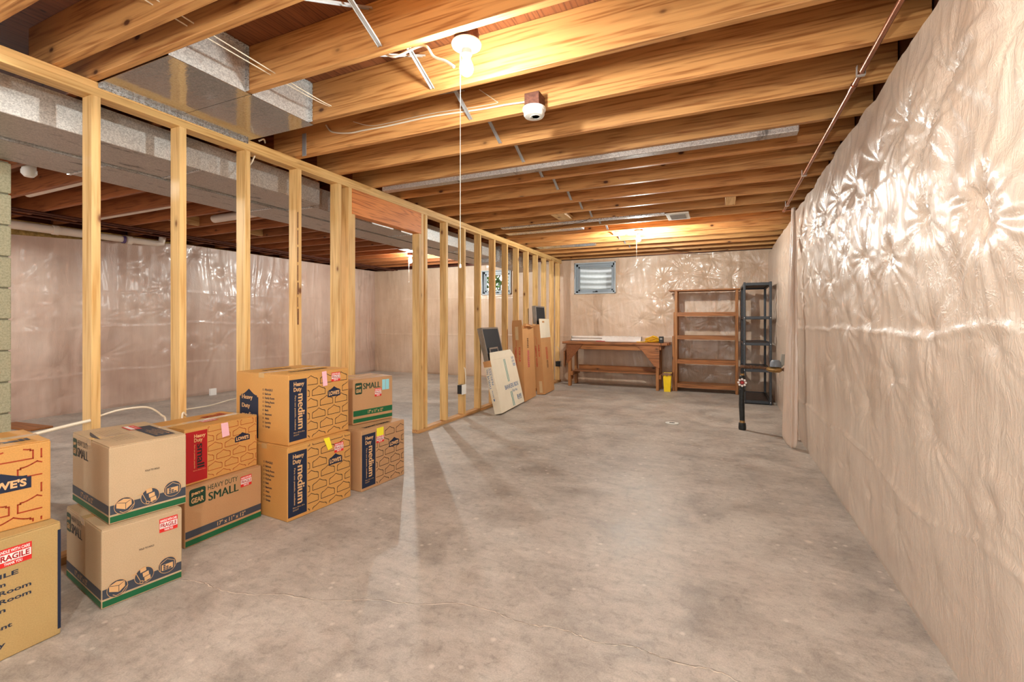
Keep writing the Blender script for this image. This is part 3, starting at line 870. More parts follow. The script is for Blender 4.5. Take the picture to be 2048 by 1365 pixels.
# ---------------------------------------------------------------- cables
ymid = jy(1) - .0475
cable([(-2.66, ymid, 2.66), (-2.60, ymid, 2.60), (-2.44, ymid, 2.565), (-2.30, ymid, 2.562), (-2.1, ymid, 2.556), (-1.75, ymid, 2.556), (-1.38, ymid, 2.535), (-1.20, ymid, 2.53), (-1.09, ymid - .006, 2.52), (-1.035, ymid - .02, 2.512)], .0055,
      'white cable stapled along the joist to the smoke detector')
cable([(-2.4, ymid, 2.64), (-2.25, ymid, 2.585), (-2.1, ymid, 2.575), (-1.75, ymid, 2.576), (-1.40, ymid, 2.556), (-1.26, ymid, 2.552), (-1.27, ymid - .003, 2.57), (-1.38, ymid, 2.66)], .0022, 'thin white bell wire looping above the smoke detector cable')
cable([(-1.5, 1.79, 2.52), (-1.42, 1.79, 2.475), (-1.267, 1.800, 2.496), (-1.209, 1.800, 2.431), (-1.147, 1.800, 2.396), (-1.099, 1.800, 2.358)], .006, 'white cable dropping to the near bulb holder')
# thin twin wires drilled through the near joists
for i, dx in enumerate((0, .045)):
    cable([(-2.10 + dx, jy(-5), 2.55), (-2.13 + dx, jy(-4), 2.53), (-2.14 + dx, jy(-3), 2.535), (-2.16 + dx, jy(-2), 2.52), (-2.18 + dx * .6, jy(-1) + .2, 2.515), (-2.19 + dx * .3, jy(0) - .045, 2.53)], .0028,
          ['left of two thin white wires crossing the near joists', 'right of two thin white wires crossing the near joists'][i], name='wire', cat='wire')
# cable through the studs beside the boxes
cable([(-2.98, .80, .64), (-3.0, 1.0, .66), (-3.0, 1.18, .683), (-2.99, 1.30, .697)], .0085, 'white cable left of the tied stud, behind the brick print box')
cable([(-3.04, 1.345, .70), (-3.02, 1.42, .722), (-3.01, 1.50, .727), (-3.01, 1.58, .715), (-3.02, 1.65, .66), (-3.025, 1.68, .60), (-3.025, 1.69, .3), (-3.04, 1.70, .12)], .0055, 'white cable arching between the first two full studs')
cable([(-2.975, 1.765, .64), (-2.968, 1.745, .66), (-2.968, 1.738, .64), (-2.970, 1.736, .58)], .006, 'short white cable end stapled on the second stud')
cable([(-3.6, 2.1, .50), (-3.9, 2.275, .505), (-3.9, 2.5, .51), (-3.9, 2.736, .535), (-3.9, 3.2, .55), (-3.9, 3.5, .3), (-3.92, 3.6, .004)], .005, 'thin white cable seen low between the second and third studs')
cable([(-3.0, 2.32, 2.50), (-2.95, 2.27, 2.50), (-2.96, 2.24, 2.478)], .006, 'white cable stub rising over the top plate')
cable([(-3.03, 2.262, 2.392), (-3.03, 2.235, 2.33), (-3.04, 2.20, 2.27), (-3.05, 2.195, 2.1), (-3.06, 2.195, 1.2), (-3.06, 2.195, .1)], .005, 'white cable coming out of the plate beside the third stud')
# black wires near the back
cable([(-2.7, 5.9, ZC - .005), (-2.2, 5.8, ZC - .03), (-1.6, 5.6, ZC - .022), (-1.45, 5.5, ZC - .004)], .003, 'thin black wire sagging under the joists left of the far bulb', M['black'], 'wire', cat='wire')
cable([(-.9, 8.2, ZC - .004), (-.6, 8.5, ZC - .045), (-.3, 8.75, ZC - .055), (.1, 8.9, ZC - .004)], .004, 'black cable sagging above the top of the window wall', M['black'])

# copper pipe along the right wall
root = tag(empty('copper_pipe', (.62, 2, 2.43)), 'long copper pipe hung under the joists along the right wall', 'pipe')
MB().tube([(0, -4.6, 0), (0, 3.86, 0)], .0125, 14).build('pipe_run', M['copper'], root, smooth=True)
MB().tube([(0, 3.84, 0), (0, 3.9, 0)], .016, 14).build('elbow', M['copper'], root, smooth=True)
MB().tube([(0, 3.88, 0), (.05, 3.885, .004), (.2, 3.885, .004)], .011, 12).build('branch', M['copper'], root, smooth=True)
MB().tube([(0, .90, 0), (0, .97, 0)], .016, 14).build('coupling', M['copper'], root, smooth=True)
for yy in (.78, -.9, 2.5, 3.6):
    m = MB().box(-.018, .018, yy - .012, yy + .012, -.0145, -.0125).box(-.018, -.016, yy - .012, yy + .012, -.0125, .036).box(.016, .018, yy - .012, yy + .012, -.0125, .036)
    m.build('hanger', M['strap'], root)

# ---------------------------------------------------------------- pipes in the far room
root = tag(empty('drain_pipe', (XL + .12, 3, 2.36)), 'white drain pipe with purple joints along the far left wall', 'pipe')
MB().tube([(0, -4, -.012), (0, .35, .01)], .052, 16).build('pipe_run', M['pvc'], root, smooth=True)
MB().tube([(0, .3, .01), (0, 1.15, .015)], .044, 16).build('pipe_run', M['pvc'], root, smooth=True)
for yy in (-.05, .33, .75): MB().tube([(0, yy, .008), (0, yy + .06, .009)], .06, 16).build('coupling', M['pvc'], root, smooth=True)
for yy in (.40, .70): MB().tube([(0, yy, .01), (0, yy + .03, .01)], .0535, 16).build('primer_ring', M['purple'], root, smooth=True)
MB().tube([(0, 1.12, .015), (0, 1.2, .03), (0, 1.22, .13)], .045, 14).build('elbow', M['pvc'], root, smooth=True)
for i, (x, z) in enumerate(((-6.95, 2.443), (-7.06, 2.44), (-7.3, 2.445))):
    o = MB().tube([(x, -2, z), (x - .12, 9.0, z)], .013, 8).build('water_pipe', M['copper_dark'], smooth=True)
    tag(o, ['dark water pipe nearest the ducts', 'middle one of the dark water pipes', 'dark water pipe nearest the far left wall'][i] + ' in the room beyond', 'pipe', 'dark water pipes in the room beyond')
for i, (x0, x1, y, r) in enumerate(((-6.4, -5.0, 2.276, .05), (-7.0, -5.5, 3.136, .055), (-5.9, -4.9, 3.842, .05))):
    o = MB().tube([(x0, y, ZC + .055), (x1, y, ZC + .06)], r, 14).build('drain_pipe', M['pvc'], smooth=True)
    tag(o, ['white pipe between joists seen left of the first full stud', 'printed white pipe between joists seen between the first two studs', 'white pipe between joists seen right of the second stud'][i], 'pipe')
o = MB().lathe([(.045, .12), (.045, .02), (.05, .02), (.05, -.01), (.03, -.035), (0, -.035)], c=(0, 0, 0), seg=16).build('pipe_cap', M['white'], loc=(-5.19, 1.849, ZC - .03), smooth=True)
tag(o, 'white capped pipe end hanging beside the block pier', 'pipe cap')
# rigid board blocks crossing in far ceiling
for i, (x, k0) in enumerate(((-4.9, 2), (-4.6, 1), (-6.3, 3), (-6.2, 5))):
    y0 = jy(k0) + .046; y1 = jy(k0 + 1) + .002
    o = MB().box(-.02, .02, -(y1 - y0) / 2, (y1 - y0) / 2, 0, .12).build('blocking', M['block_wood'], loc=(x, (y0 + y1) / 2, ZC + .01))
    tag(o, 'short wood block across the %s joist bay of the room beyond' % ['third', 'second', 'fourth', 'sixth'][i], 'wood block')
# foil boot by third bulb
flatduct(-5.1, -4.3, jy(10) + .05, jy(11) - .02, ZC - .01, ZC + .12, 'bright sheet metal boot beside the bulb in the room beyond', M['galv_side'])
# plank on the floor beyond the pier
o = MB().box(-.35, .35, -.10, .10, 0, .02).build('plank', M['bench'], loc=(-7.3, 2.55, 0.001), bevel=.003); o.rotation_euler = (0, 0, .1)
tag(o, 'orange brown board lying on the floor beyond the block pier', 'board')
o = MB().box(-.02, .02, -.05, .05, 0, .11).build('paper_box', M['sticker_white'], loc=(XL + .16, 4.95, 0.001), bevel=.002)
tag(o, 'small white box on the floor against the far left wall', 'box')

# concrete block pier
root = tag(empty('block_pier', (-4.45, 1.23, 0)), 'pale concrete block pier cut by the left edge, under the ducts', 'pier')
for i in range(11):
    z0 = i * .205; z1 = min(z0 + .197, 2.258)
    MB().box(-.2, .2, -.2, .2, z0, z1).build('block', M['cmu'], root, bevel=.008)
MB().box(-.188, .188, -.188, .188, .0, 2.256).build('mortar_core', M['mortar'], root)

# ---------------------------------------------------------------- printing on cartons
class Face:
    """a flat print surface: o + u*U + v*V (carton-local), W x H in size"""
    def __init__(s, o, U, V, W, H):
        s.o = Vector(o); s.U = Vector(U); s.V = Vector(V); s.N = s.U.cross(s.V).normalized(); s.W = W; s.H = H
    def p(s, u, v, lift): return s.o + s.U * u + s.V * v + s.N * lift

_txt = {}
def text_mesh(body, bold):
    key = (body, bold)
    if key in _txt: return _txt[key]
    cu = bpy.data.curves.new('t', 'FONT'); cu.body = body; cu.size = 1; cu.offset = bold; cu.resolution_u = 3
    ob = bpy.data.objects.new('t', cu); C.objects.link(ob)
    me = bpy.data.meshes.new_from_object(ob)
    vs = [(v.co.x, v.co.y) for v in me.vertices]; fs = [tuple(p.vertices) for p in me.polygons]
    bpy.data.objects.remove(ob); bpy.data.curves.remove(cu); bpy.data.meshes.remove(me)
    x0 = min(a for a, b in vs); x1 = max(a for a, b in vs); y0 = min(b for a, b in vs); y1 = max(b for a, b in vs)
    vs = [((a - x0) / max(x1 - x0, 1e-6), (b - y0) / max(y1 - y0, 1e-6)) for a, b in vs]
    _txt[key] = (vs, fs); return _txt[key]

class Ink:
    def __init__(s, face, lift=.0007): s.f = face; s.l = lift; s.v = []; s.q = []
    def poly(s, pts):
        n = len(s.v); s.v += [tuple(s.f.p(u, v, s.l)) for u, v in pts]; s.q.append(tuple(range(n, n + len(pts)))); return s
    def rect(s, a, b, c, d): return s.poly([(a, b), (c, b), (c, d), (a, d)])
    def line(s, pts, w, clip=None):
        for a, b in zip(pts[:-1], pts[1:]):
            if clip:
                r = clipseg(a, b, clip)
                if r is None: continue
                a, b = r
            dx, dy = b[0] - a[0], b[1] - a[1]; L = math.hypot(dx, dy)
            if L < 1e-6: continue
            nx, ny = -dy / L * w / 2, dx / L * w / 2; ex, ey = dx / L * w / 2, dy / L * w / 2
            s.poly([(a[0] - ex + nx, a[1] - ey + ny), (a[0] - ex - nx, a[1] - ey - ny), (b[0] + ex - nx, b[1] + ey - ny), (b[0] + ex + nx, b[1] + ey + ny)])
        return s
    def disc(s, cu, cv, r, rv=None, n=24):
        return s.poly([(cu + r * math.cos(2 * PI * i / n), cv + (rv or r) * math.sin(2 * PI * i / n)) for i in range(n)])
    def ring(s, cu, cv, r, w, n=28, rv=None):
        rv = rv or r
        return s.line([(cu + r * math.cos(2 * PI * i / n), cv + rv * math.sin(2 * PI * i / n)) for i in range(n + 1)], w)
    def text(s, body, u, v, w, h, rot=0, bold=.012):
        """fit body into a w x h box whose corner is (u, v); rot 0, 90 (reads upward) or -90 (reads downward)"""
        vs, fs = text_mesh(body, bold); n = len(s.v)
        for a, b in vs:
            if rot == 0: x, y = u + a * w, v + b * h
            elif rot == -90: x, y = u + b * w, v + h - a * h
            else: x, y = u + w - b * w, v + a * h
            s.v.append(tuple(s.f.p(x, y, s.l)))
        s.q += [tuple(n + i for i in f) for f in fs]; return s
    def word(s, body, u, v, w, h, k=.0016, rot=0):
        for d in (-k, 0, k): s.text(body, u + (d if rot == 0 else 0), v + (0 if rot == 0 else d), w, h, rot, 0.0); s.l += .00002
        return s
    def build(s, name, m, parent):
        me = bpy.data.meshes.new(name); me.from_pydata(s.v, [], s.q); me.materials.append(m)
        o = bpy.data.objects.new(name, me); C.objects.link(o); o.parent = parent
        return o

def clipseg(a, b, r):
    x0, y0, x1, y1 = r; t0, t1 = 0.0, 1.0; dx, dy = b[0] - a[0], b[1] - a[1]
    for p, q in ((-dx, a[0] - x0), (dx, x1 - a[0]), (-dy, a[1] - y0), (dy, y1 - a[1])):
        if abs(p) < 1e-12:
            if q < 0: return None
        else:
            t_ = q / p
            if p < 0: t0 = max(t0, t_)
            else: t1 = min(t1, t_)
    if t0 >= t1: return None
    return (a[0] + dx * t0, a[1] + dy * t0), (a[0] + dx * t1, a[1] + dy * t1)

HOUSE = [(0, 0), (0, .56), (.07, .56), (.07, .66), (.14, .66), (.24, .72), (.36, .84), (.5, 1), (.64, .84), (.76, .72), (.86, .66), (.93, .66), (.93, .56), (1, .56), (1, 0)]
def house(u, v, w, h, close=True, base=.6):
    # base: height of the eaves as a share of the whole
    k = (1 - base) / .44
    p = [(u + a * w, v + (b / .56 * base if b < .57 else base + (b - .56) * k) * h) for a, b in HOUSE]
    return p + [p[0]] if close else p
def bricks(face, m, parent, u0, v0, u1, v1, pw, ph, lw, phase=0, logo=None):
    ink = Ink(face, .0008); bw, bh = pw * .82, ph * .80
    row = 0; v = v0 - ph * .35
    while v < v1:
        u = u0 - pw * (1.3 if row % 2 else .8) + phase
        while u < u1:
            if not (logo and abs(u + bw / 2 - logo[0]) < pw * .5 and abs(v + bh / 2 - logo[1]) < ph * .55):
                ink.line(house(u, v, bw, bh), lw, (u0, v0, u1, v1))
            u += pw
        row += 1; v += ph
    ink.build('brick_print', m, parent)
def lowes(face, u, v, w, h, parent, tan='tanink'):
    Ink(face, .0012).poly(house(u, v, w, h, False)).build('logo_panel', M['navy'], parent)
    Ink(face, .0017).text("LOWE'S", u + w * .08, v + h * .14, w * .84, h * .42, bold=.04).build('logo_lettering', M[tan], parent)
def fragile(face, u, v, w, h, parent, rot=0):
    st = Ink(face, .0016).rect(u, v, u + w, v + h).build('fragile_sticker', M['sticker_red'], parent)
    Ink(face, .0020).rect(u + w * .02, v + h * .27, u + w * .98, v + h * .68).text('HANDLE WITH CARE', u + w * .05, v + h * .74, w * .9, h * .18, bold=.03) \
        .text('THANK YOU', u + w * .26, v + h * .06, w * .48, h * .16, bold=.03).build('sticker_lettering', M['sticker_white'], st)
    Ink(face, .0024).text('FRAGILE', u + w * .06, v + h * .32, w * .88, h * .31, bold=.03).build('sticker_word', M['blackink'] if False else M['redpanel'], st)

def carton(origin, rot, L, D, H, mat, label, group=None, mat_side=None, tapew=.05, slant=0):
    """front face spans local x 0..L at y=0; depth runs to +y; returns root and its faces"""
    root = tag(empty('moving_box', origin, math.radians(rot)), label, 'box', group)
    b = .0045
    MB().box(0, L, 0, D, 0, H - .004).build('carton_body', M[mat], root, bevel=b, seg=2)
    g = .002
    MB().box(.002, L - .002, .002, D / 2 - g, H - .0038, H).build('top_flap', M[mat], root, bevel=.001, seg=1)
    MB().box(.002, L - .002, D / 2 + g, D - .002, H - .0038, H).build('top_flap', M[mat], root, bevel=.001, seg=1)
    tp = MB(); tp.box(-.0008, L + .0008, D / 2 - tapew / 2, D / 2 + tapew / 2, H, H + .0006)
    tp.box(-.0012, -.0004, D / 2 - tapew / 2, D / 2 + tapew / 2, H - .03, H + .0006).box(L + .0004, L + .0012, D / 2 - tapew / 2, D / 2 + tapew / 2, H - .03, H + .0006)
    tp.build('packing_tape', M['tape'], root)
    F = dict(front=Face((0, 0, 0), (1, 0, 0), (0, 0, 1), L, H), side=Face((0, D, 0), (0, -1, 0), (0, 0, 1), D, H), top=Face((0, 0, H), (1, 0, 0), (0, 1, 0), L, D))
    return root, F

LIST = ['FRAGILE', 'Bedroom', 'Family Room', 'Dining Room', 'Kitchen', 'Bath', 'Basement', 'Attic', 'Laundry', 'Garage']
def roomlist(face, u, v_top, dv, hgt, cw, parent, m='bluelist', boxes=True):
    ink = Ink(face, .0008)
    for i, s in enumerate(LIST):
        y = v_top - i * dv
        desc = any(ch in s for ch in 'ygpq')
        w = cw * len(s) * (1.28 if s.isupper() else 1)
        ink.text(s, u, y - (hgt * .28 if desc and not s.isupper() else 0), w, hgt * (1.28 if desc and not s.isupper() else 1), bold=.025)
        if boxes: ink.ring(u - .016, y + hgt * .5, .0055, .0018, 12)
    ink.build('room_list', M[m], parent)

def medium_front(root, F, H, L, note=None, stick=None, noteM='note_pink'):
    f = F['front']; pw = .128 if L > .46 else .118
    Ink(f, .0008).rect(.004, .022, .134, H - .035).build('name_panel', M['navy'], root)
    ink = Ink(f, .0013)
    ink.text('Heavy', .036, H - .085, .078, .034, bold=.03).text('Duty', .036, H - .118, .058, .034, bold=.03)
    ink.word('medium', .068, .092, .050, H - .092 - .128, k=.0022, rot=-90)
    ink.text('Para uso pesado, mediano', .040, .088, .014, H - .088 - .135, rot=-90, bold=.01)
    ink.text('18 in x 18 in x 16 in', .036, .068, .08, .009, bold=.01).text('3.0 CU FT', .036, .052, .04, .009, bold=.01)
    ink.build('panel_lettering', M['tanink'], root)
    bricks(f, M['blackink'], root, .142, .018, L - .010, H - .012, pw, .0725, .0035, phase=.01, logo=(.142 + (L - .142) * .62, H * .66))
    lowes(f, .142 + (L - .142) * .62 - .055, H * .66 - .034, .11, .068, root)

KO, KT, KLt, KB = 'kraft_orange', 'kraft_tan', 'kraft_light', 'kraft_brown'
# H: lower medium box, G on top of it
root, F = carton((-2.381, 1.992, .001), 90 - 4.4, .485, .45, .449, KO, 'medium brick print box on the floor, yellow note folded over its top edge')
medium_front(root, F, .449, .485)
fragile(F['front'], .345, .335, .075, .062, root)
nt = Ink(F['front'], .006)
nt.poly([(.255, .45), (.300, .45), (.325, .375), (.292, .365)]).build('sticky_note', M['note_yellow'], root)
roomlist(F['side'], .24, .33, .026, .014, .0078, root)
Ink(F['side'], .0008).poly(house(.02, .02, .17, .31, False, .84)).build('name_panel', M['navy'], root)
root, F = carton((-2.405, 2.02, .451), 89.2, .492, .485, .436, KO, 'medium brick print box on top of its stack, pink note on the front')
medium_front(root, F, .436, .492)
fragile(F['front'], .335, .355, .078, .060, root)
Ink(F['front'], .004).poly([(.252, .43), (.290, .432), (.300, .335), (.262, .333)]).build('sticky_note', M['note_pink'], root)
roomlist(F['side'], .275, .325, .0255, .014, .0078, root)
Ink(F['side'], .0008).poly(house(.035, .02, .178, .31, False, .84)).build('name_panel', M['navy'], root)
for w_, a_ in (('Heavy', (.058, .255, .10, .036)), ('Duty', (.058, .200, .075, .036)), ('medium', (.058, .150, .14, .03))):
    Ink(F['side'], .0013).word(w_, *a_).build('panel_word', M['tanink'], root)
tt = Ink(F['top'], .0014)
tt.text('medium', .10, .10, .30, .05, bold=.04).text('home', .10, .33, .20, .05, bold=.04)
tt.build('top_lettering', M['blackink'], root)
# I: far medium box, J on top of it
root, F = carton((-2.325, 2.56, .001), 90 - 4.1, .446, .46, .437, KB, 'rightmost medium brick print box on the floor, yellow note and sticker')
medium_front(root, F, .437, .446)
fragile(F['front'], .145, .315, .075, .055, root)
Ink(F['front'], .003).rect(.145, .365, .215, .425).build('sticky_note', M['note_yellow'], root)
Ink(F['top'], .0014).text('home 2 home', .07, .03, .25, .045, bold=.04).build('top_lettering', M['blackink'], root)
def geartile(face, u, v, w, h, parent):
    r = w * .15; P = []
    for cx, cy, a0 in ((u + w - r, v + h - r, 0), (u + r, v + h - r, 90), (u + r, v + r, 180), (u + w - r, v + r, 270)):
        for k in range(5):
            a = math.radians(a0 + k * 22.5); P.append((cx + r * math.cos(a), cy + r * math.sin(a)))
    q = Ink(face, .0010).poly(P).build('brand_tile', M['darkgreen'], parent)
    Ink(face, .0015).text('pen+', u + w * .14, v + h * .56, w * .72, h * .26, bold=.03).text('GEAR', u + w * .12, v + h * .14, w * .76, h * .32, bold=.03).build('tile_lettering', M['tanink'], q)
root, F = carton((-2.492, 2.655, .4405), 77.4, .363, .29, .338, KB, 'small kraft box with two pale blue notes, on the rightmost stack')
f = F['front']
geartile(f, .018, .225, .06, .085, root)
Ink(f, .0009).word('SMALL', .088, .258, .155, .046).build('size_lettering', M['darkgreen'], root)
fragile(f, .192, .19, .062, .062, root)
Ink(f, .0015).rect(.262, .235, .292, .315).build('sticky_note', M['note_blue'], root)
Ink(f, .0015).rect(.295, .235, .328, .315).build('sticky_note', M['note_blue'], root)
Ink(f, .0009).rect(0.003, .062, .360, .104).rect(0.003, .014, .360, .042).build('printed_band', M['green'], root)
Ink(f, .0014).text('17" x 11" x 12"', .13, .070, .14, .024, bold=.015).build('band_lettering', M['tanink'], root)

# D (bottom) and C (top): light kraft boxes with icons
def icons(face, u0, parent, k=1.0):
    a = Ink(face, .0012); c1 = (u0, .068); c2 = (u0 + .095 * k, .080); c3 = (u0 + .183 * k, .088)
    for c in (c1, c2, c3): a.disc(c[0], c[1], .034)
    a.build('icon_disc', M['slate'], parent)
    b = Ink(face, .0017)
    for c in (c1, c2, c3): b.ring(c[0], c[1], .0355, .0018)
    x, y = c1
    b.poly([(x - .028, y - .004), (x + .004, y - .018), (x + .004, y + .008), (x - .028, y + .018)]).poly([(x + .006, y - .018), (x + .026, y - .002), (x + .026, y + .020), (x + .006, y + .008)])
    b.poly([(x - .027, y + .020), (x + .004, y + .010), (x + .026, y + .022), (x - .002, y + .030)])
    b.line([(x - .015, y - .022), (x - .005, y - .030), (x + .015, y - .026), (x + .030, y - .008), (x + .036, y - .002)], .0025)
    x, y = c2
    for (p, q) in ((-.004, .024), (.006, .002), (.012, -.018)):
        b.poly([(x + p - .010, y + q - .009), (x + p + .012, y + q - .005), (x + p + .010, y + q + .013), (x + p - .012, y + q + .009)])
    b.line([(x - .046, y + .018), (x - .030, y + .020), (x - .014, y - .020), (x + .010, y - .030)], .0022).ring(x - .010, y - .026, .006, .0022, 12)
    x, y = c3
    b.line([(x - .028, y - .020), (x - .028, y + .012), (x, y + .028), (x + .028, y + .012), (x + .028, y - .020)], .0022)
    b.rect(x - .022, y - .020, x + .022, y + .006)
    b.build('icon_drawing', M['tanink'], parent)
    d = Ink(face, .0022)
    for r_, n in enumerate((3, 2, 1)):
        for i in range(n): d.rect(x - .016 + i * .011, y - .018 + r_ * .008, x - .007 + i * .011, y - .012 + r_ * .008)
    x, y = c1; d.line([(x + .005, y - .018), (x + .005, y + .010), (x - .028, y + .019)], .001).line([(x + .005, y + .009), (x + .026, y + .021)], .001)
    d.build('icon_detail', M['slate'], parent)

def gearbox(origin, rot, L, D, H, label, sticker, topprint):
    root, F = carton(origin, rot, L, D, H, KLt, label, 'light kraft boxes with green and blue bands')
    for key, W_ in (('front', L), ('side', D)):
        f = F[key]
        Ink(f, .0008).rect(.003, .040, W_ - .003, .080).build('printed_band', M['slate'], root)
        Ink(f, .0008).rect(.003, .006, W_ - .003, .032).build('printed_band', M['green'], root)
    f = F['side']
    geartile(f, .010, .225, .058, .085, root)
    Ink(f, .0009).text('HEAVY DUTY', .078, .283, .150, .026, bold=.005).word('SMALL', .078, .228, .150, .044).build('size_lettering', M['blackink'], root)
    Ink(f, .0014).text('17" x 11" x 12"', .13, .048, .17, .024, bold=.012).build('band_lettering', M['tanink'], root)
    f = F['front']
    icons(f, .052 * L / .29, root)
    Ink(f, .0008).text('FOLD TO HOLD', L * .44, .195, .055, .008, bold=.02).build('hand_hole_lettering', M['blackink'], root)
    if sticker: fragile(f, .205, .245, .072, .062, root)
    if topprint:
        t_ = F['top']; D_ = D
        a = Ink(t_, .0014)
        a.poly([(.025 + .0, .20)] + [(.045 - .028 * math.sin(PI * i / 12), .12 + .30 * i / 12) for i in range(13)])
        a.poly([(.185, .05), (.265, .05), (.265, .36), (.185, .36)]).build('top_panel', M['slate'], root)
        b = Ink(t_, .0014)
        for i in range(7): b.line([(.06 + i * .012, .10), (.06 + i * .012, .40)], .0009)
        b.line([(.05, .10), (.14, .10)], .0009).line([(.05, .16), (.14, .16)], .0009)
        b.build('top_lines', M['blackink'], root)
        c = Ink(t_, .0019)
        for i in range(5): c.text('HEAVY DUTY', .20 + i * .012, .08 + (i % 2) * .03, .006, .14, rot=90, bold=.01)
        c.build('top_lettering', M['tanink'], root)
        s_ = Ink(t_, .0022).rect(.165, .30, .215, .42).build('fragile_sticker', M['sticker_red'], root)
        Ink(t_, .0027).rect(.172, .305, .190, .415).text('THANK YOU', .197, .32, .01, .08, rot=90).build('sticker_lettering', M['sticker_white'], s_)
gearbox((-2.369, 1.067, .001), 81, .296, .472, .333, 'light kraft box on the floor with a FRAGILE sticker, under its twin', True, False)
gearbox((-2.400, 1.108, .3355), 80.8, .292, .50, .335, 'light kraft box on top, with printed lid and icons, no sticker on its front', False, True)

# F (bottom) and E (red small box on top)
root, F = carton((-2.600, 1.535, .001), 90.3, .452, .30, .318, KB, 'wide kraft box printed HEAVY DUTY SMALL, under the red panel box')
f = F['front']
Ink(f, .0008).rect(.003, .048, .449, .086).build('printed_band', M['slate'], root)
Ink(f, .0008).rect(.003, .006, .449, .036).build('printed_band', M['green'], root)
geartile(f, .022, .215, .088, .09, root)
Ink(f, .0009).text('HEAVY DUTY', .122, .272, .175, .028, bold=.004).word('SMALL', .126, .212, .175, .046).build('size_lettering', M['darkgreen'], root)
Ink(f, .0014).text('17" x 11" x 12"', .175, .055, .17, .024, bold=.012).build('band_lettering', M['tanink'], root)
fragile(f, .315, .225, .07, .062, root)
root, F = carton((-2.632, 1.552, .3205), 90.3, .430, .335, .308, KO, 'small brick print box with red panel and pink note, on a kraft box')
f = F['front']
Ink(f, .0008).rect(.004, .012, .122, .288).build('name_panel', M['redpanel'], root)
ink = Ink(f, .0013)
ink.text('Heavy', .050, .245, .062, .026, bold=.03).text('Duty', .050, .222, .046, .026, bold=.03).text('Para uso pesado, pequeño', .048, .085, .008, .13, rot=-90)
ink.text('16 in x 12 in x 12 in', .046, .070, .065, .006).build('panel_lettering', M['tanink'], root)
Ink(f, .0013).word('small', .066, .085, .040, .13, k=.002, rot=-90).build('size_lettering', M['blackink'], root)
bricks(f, M['redbrown'], root, .126, .014, .424, .300, .098, .055, .0026, phase=.03, logo=(.33, .20))
lowes(f, .285, .172, .095, .052, root)
Ink(f, .004).poly([(.198, .303), (.240, .303), (.250, .225), (.207, .22)]).build('sticky_note', M['note_pink'], root)
s_ = Ink(F['top'], .0014).rect(.16, .09, .25, .14).build('fragile_sticker', M['sticker_red'], root)
Ink(F['top'], .0019).text('FRAGILE', .165, .10, .08, .03, bold=.03).build('sticker_lettering', M['sticker_white'], s_)
Ink(F['top'], .0012).text('small', .24, .20, .14, .08, bold=.04).build('top_lettering', M['redbrown'], root)

# A (bottom, plain list face) and B (orange brick print)
root, F = carton((-2.338, .440, .001), 90, .484, .44, .435, KT, 'tan box with the printed room list, cut by the left edge')
f = F['front']
roomlist(f, .212, .292, .0305, .0165, .0170, root, m='bluelist')
fragile(f, .300, .330, .100, .065, root)
Ink(f, .0008).rect(.474, .022, .4835, .405).build('name_panel', M['navy'], root)
root, F = carton((-2.447, .488, .4365), 83.3, .432, .335, .312, KO, 'small brick print box on top of the tan room list box')
f = F['front']
bricks(f, M['redbrown'], root, .01, .012, .405, .290, .128, .0655, .0048, phase=-.015, logo=(.315, .178))
lowes(f, .217, .142, .16, .072, root)
Ink(F['top'], .0012).text('small', .25, .06, .14, .05, bold=.04).build('top_lettering', M['slate'], root)

# ---------------------------------------------------------------- leaning cartons and filters
def leaning(name, origin, rot, lean, label, cat):
    r = tag(empty(name, origin, math.radians(rot), rx=-math.radians(lean)), label, cat); return r
def opencarton(root, L, D, H, mat, tk=.006, front_h=None):
    fh = front_h or H
    m = MB()
    m.box(0, L, 0, tk, 0, fh).box(0, L, D - tk, D, 0, H).box(0, tk, tk, D - tk, 0, H).box(L - tk, L, tk, D - tk, 0, H).box(tk, L - tk, tk, D - tk, 0, tk)
    m.build('carton_body', M[mat], root, bevel=.002, seg=1)
    return Face((0, 0, 0), (1, 0, 0), (0, 0, 1), L, H), Face((0, D, 0), (0, -1, 0), (0, 0, 1), D, H)
ln = 13.5
D = .105
root = leaning('file_box', (-2.585, 5.415, D * math.sin(math.radians(ln)) + .002), 95.2, ln, 'white file storage carton leaning on the studs, filters standing in it', 'box')
FF, FS = opencarton(root, .955, D, .70, 'white_board')
m = MB(); m.prism([(.0, .70), (.035, .80), (.84, .80), (.955, .70)], -.001, .004, lambda u, v, a: (u, a, v)); m.build('top_flap', M['white_board'], root)
m = MB(); m.prism([(0, 0), (D, 0), (D, -.075), (0, -.085)], -.004, -.009, lambda u, v, a: (a, u, .70 + v)); m.build('side_flap', M['kraft_box'], root)
a = Ink(FF, .0008)
a.rect(.47, .36, .490, .68).rect(.47, .02, .490, .22).rect(.515, .36, .535, .68).rect(.515, .02, .535, .22).build('stripe_print', M['teal'], root)
a = Ink(FF, .0010)
a.text('BANKERS BOX', .30, .265, .56, .06, bold=.01).text('File No', .56, .20, .20, .04, bold=0)
a.text('R-KIVE', .72, .09, .16, .05).text('FILE STORAGE', .72, .07, .16, .015).rect(.70, .08, .715, .15)
a.text('SIZE', .80, .66, .10, .03).text('LETTER', .80, .61, .11, .03).rect(.81, .555, .92, .563).rect(.81, .570, .92, .578).rect(.81, .585, .92, .593).build('box_lettering', M['blueink'], root)
a = Ink(FS, .0010)
a.text('TWELVE No.', .012, .33, .026, .27, rot=90, bold=.01).text('FILES', .055, .38, .026, .11, rot=90, bold=.01).line([(.05, .50), (.085, .50), (.085, .60), (.05, .60), (.05, .50)], .003).text('523', .056, .51, .022, .08, rot=90)
a.text('Fellowes', .03, .22, .014, .09, rot=90).rect(.03, .17, .045, .20).build('side_lettering', M['blueink'], root)
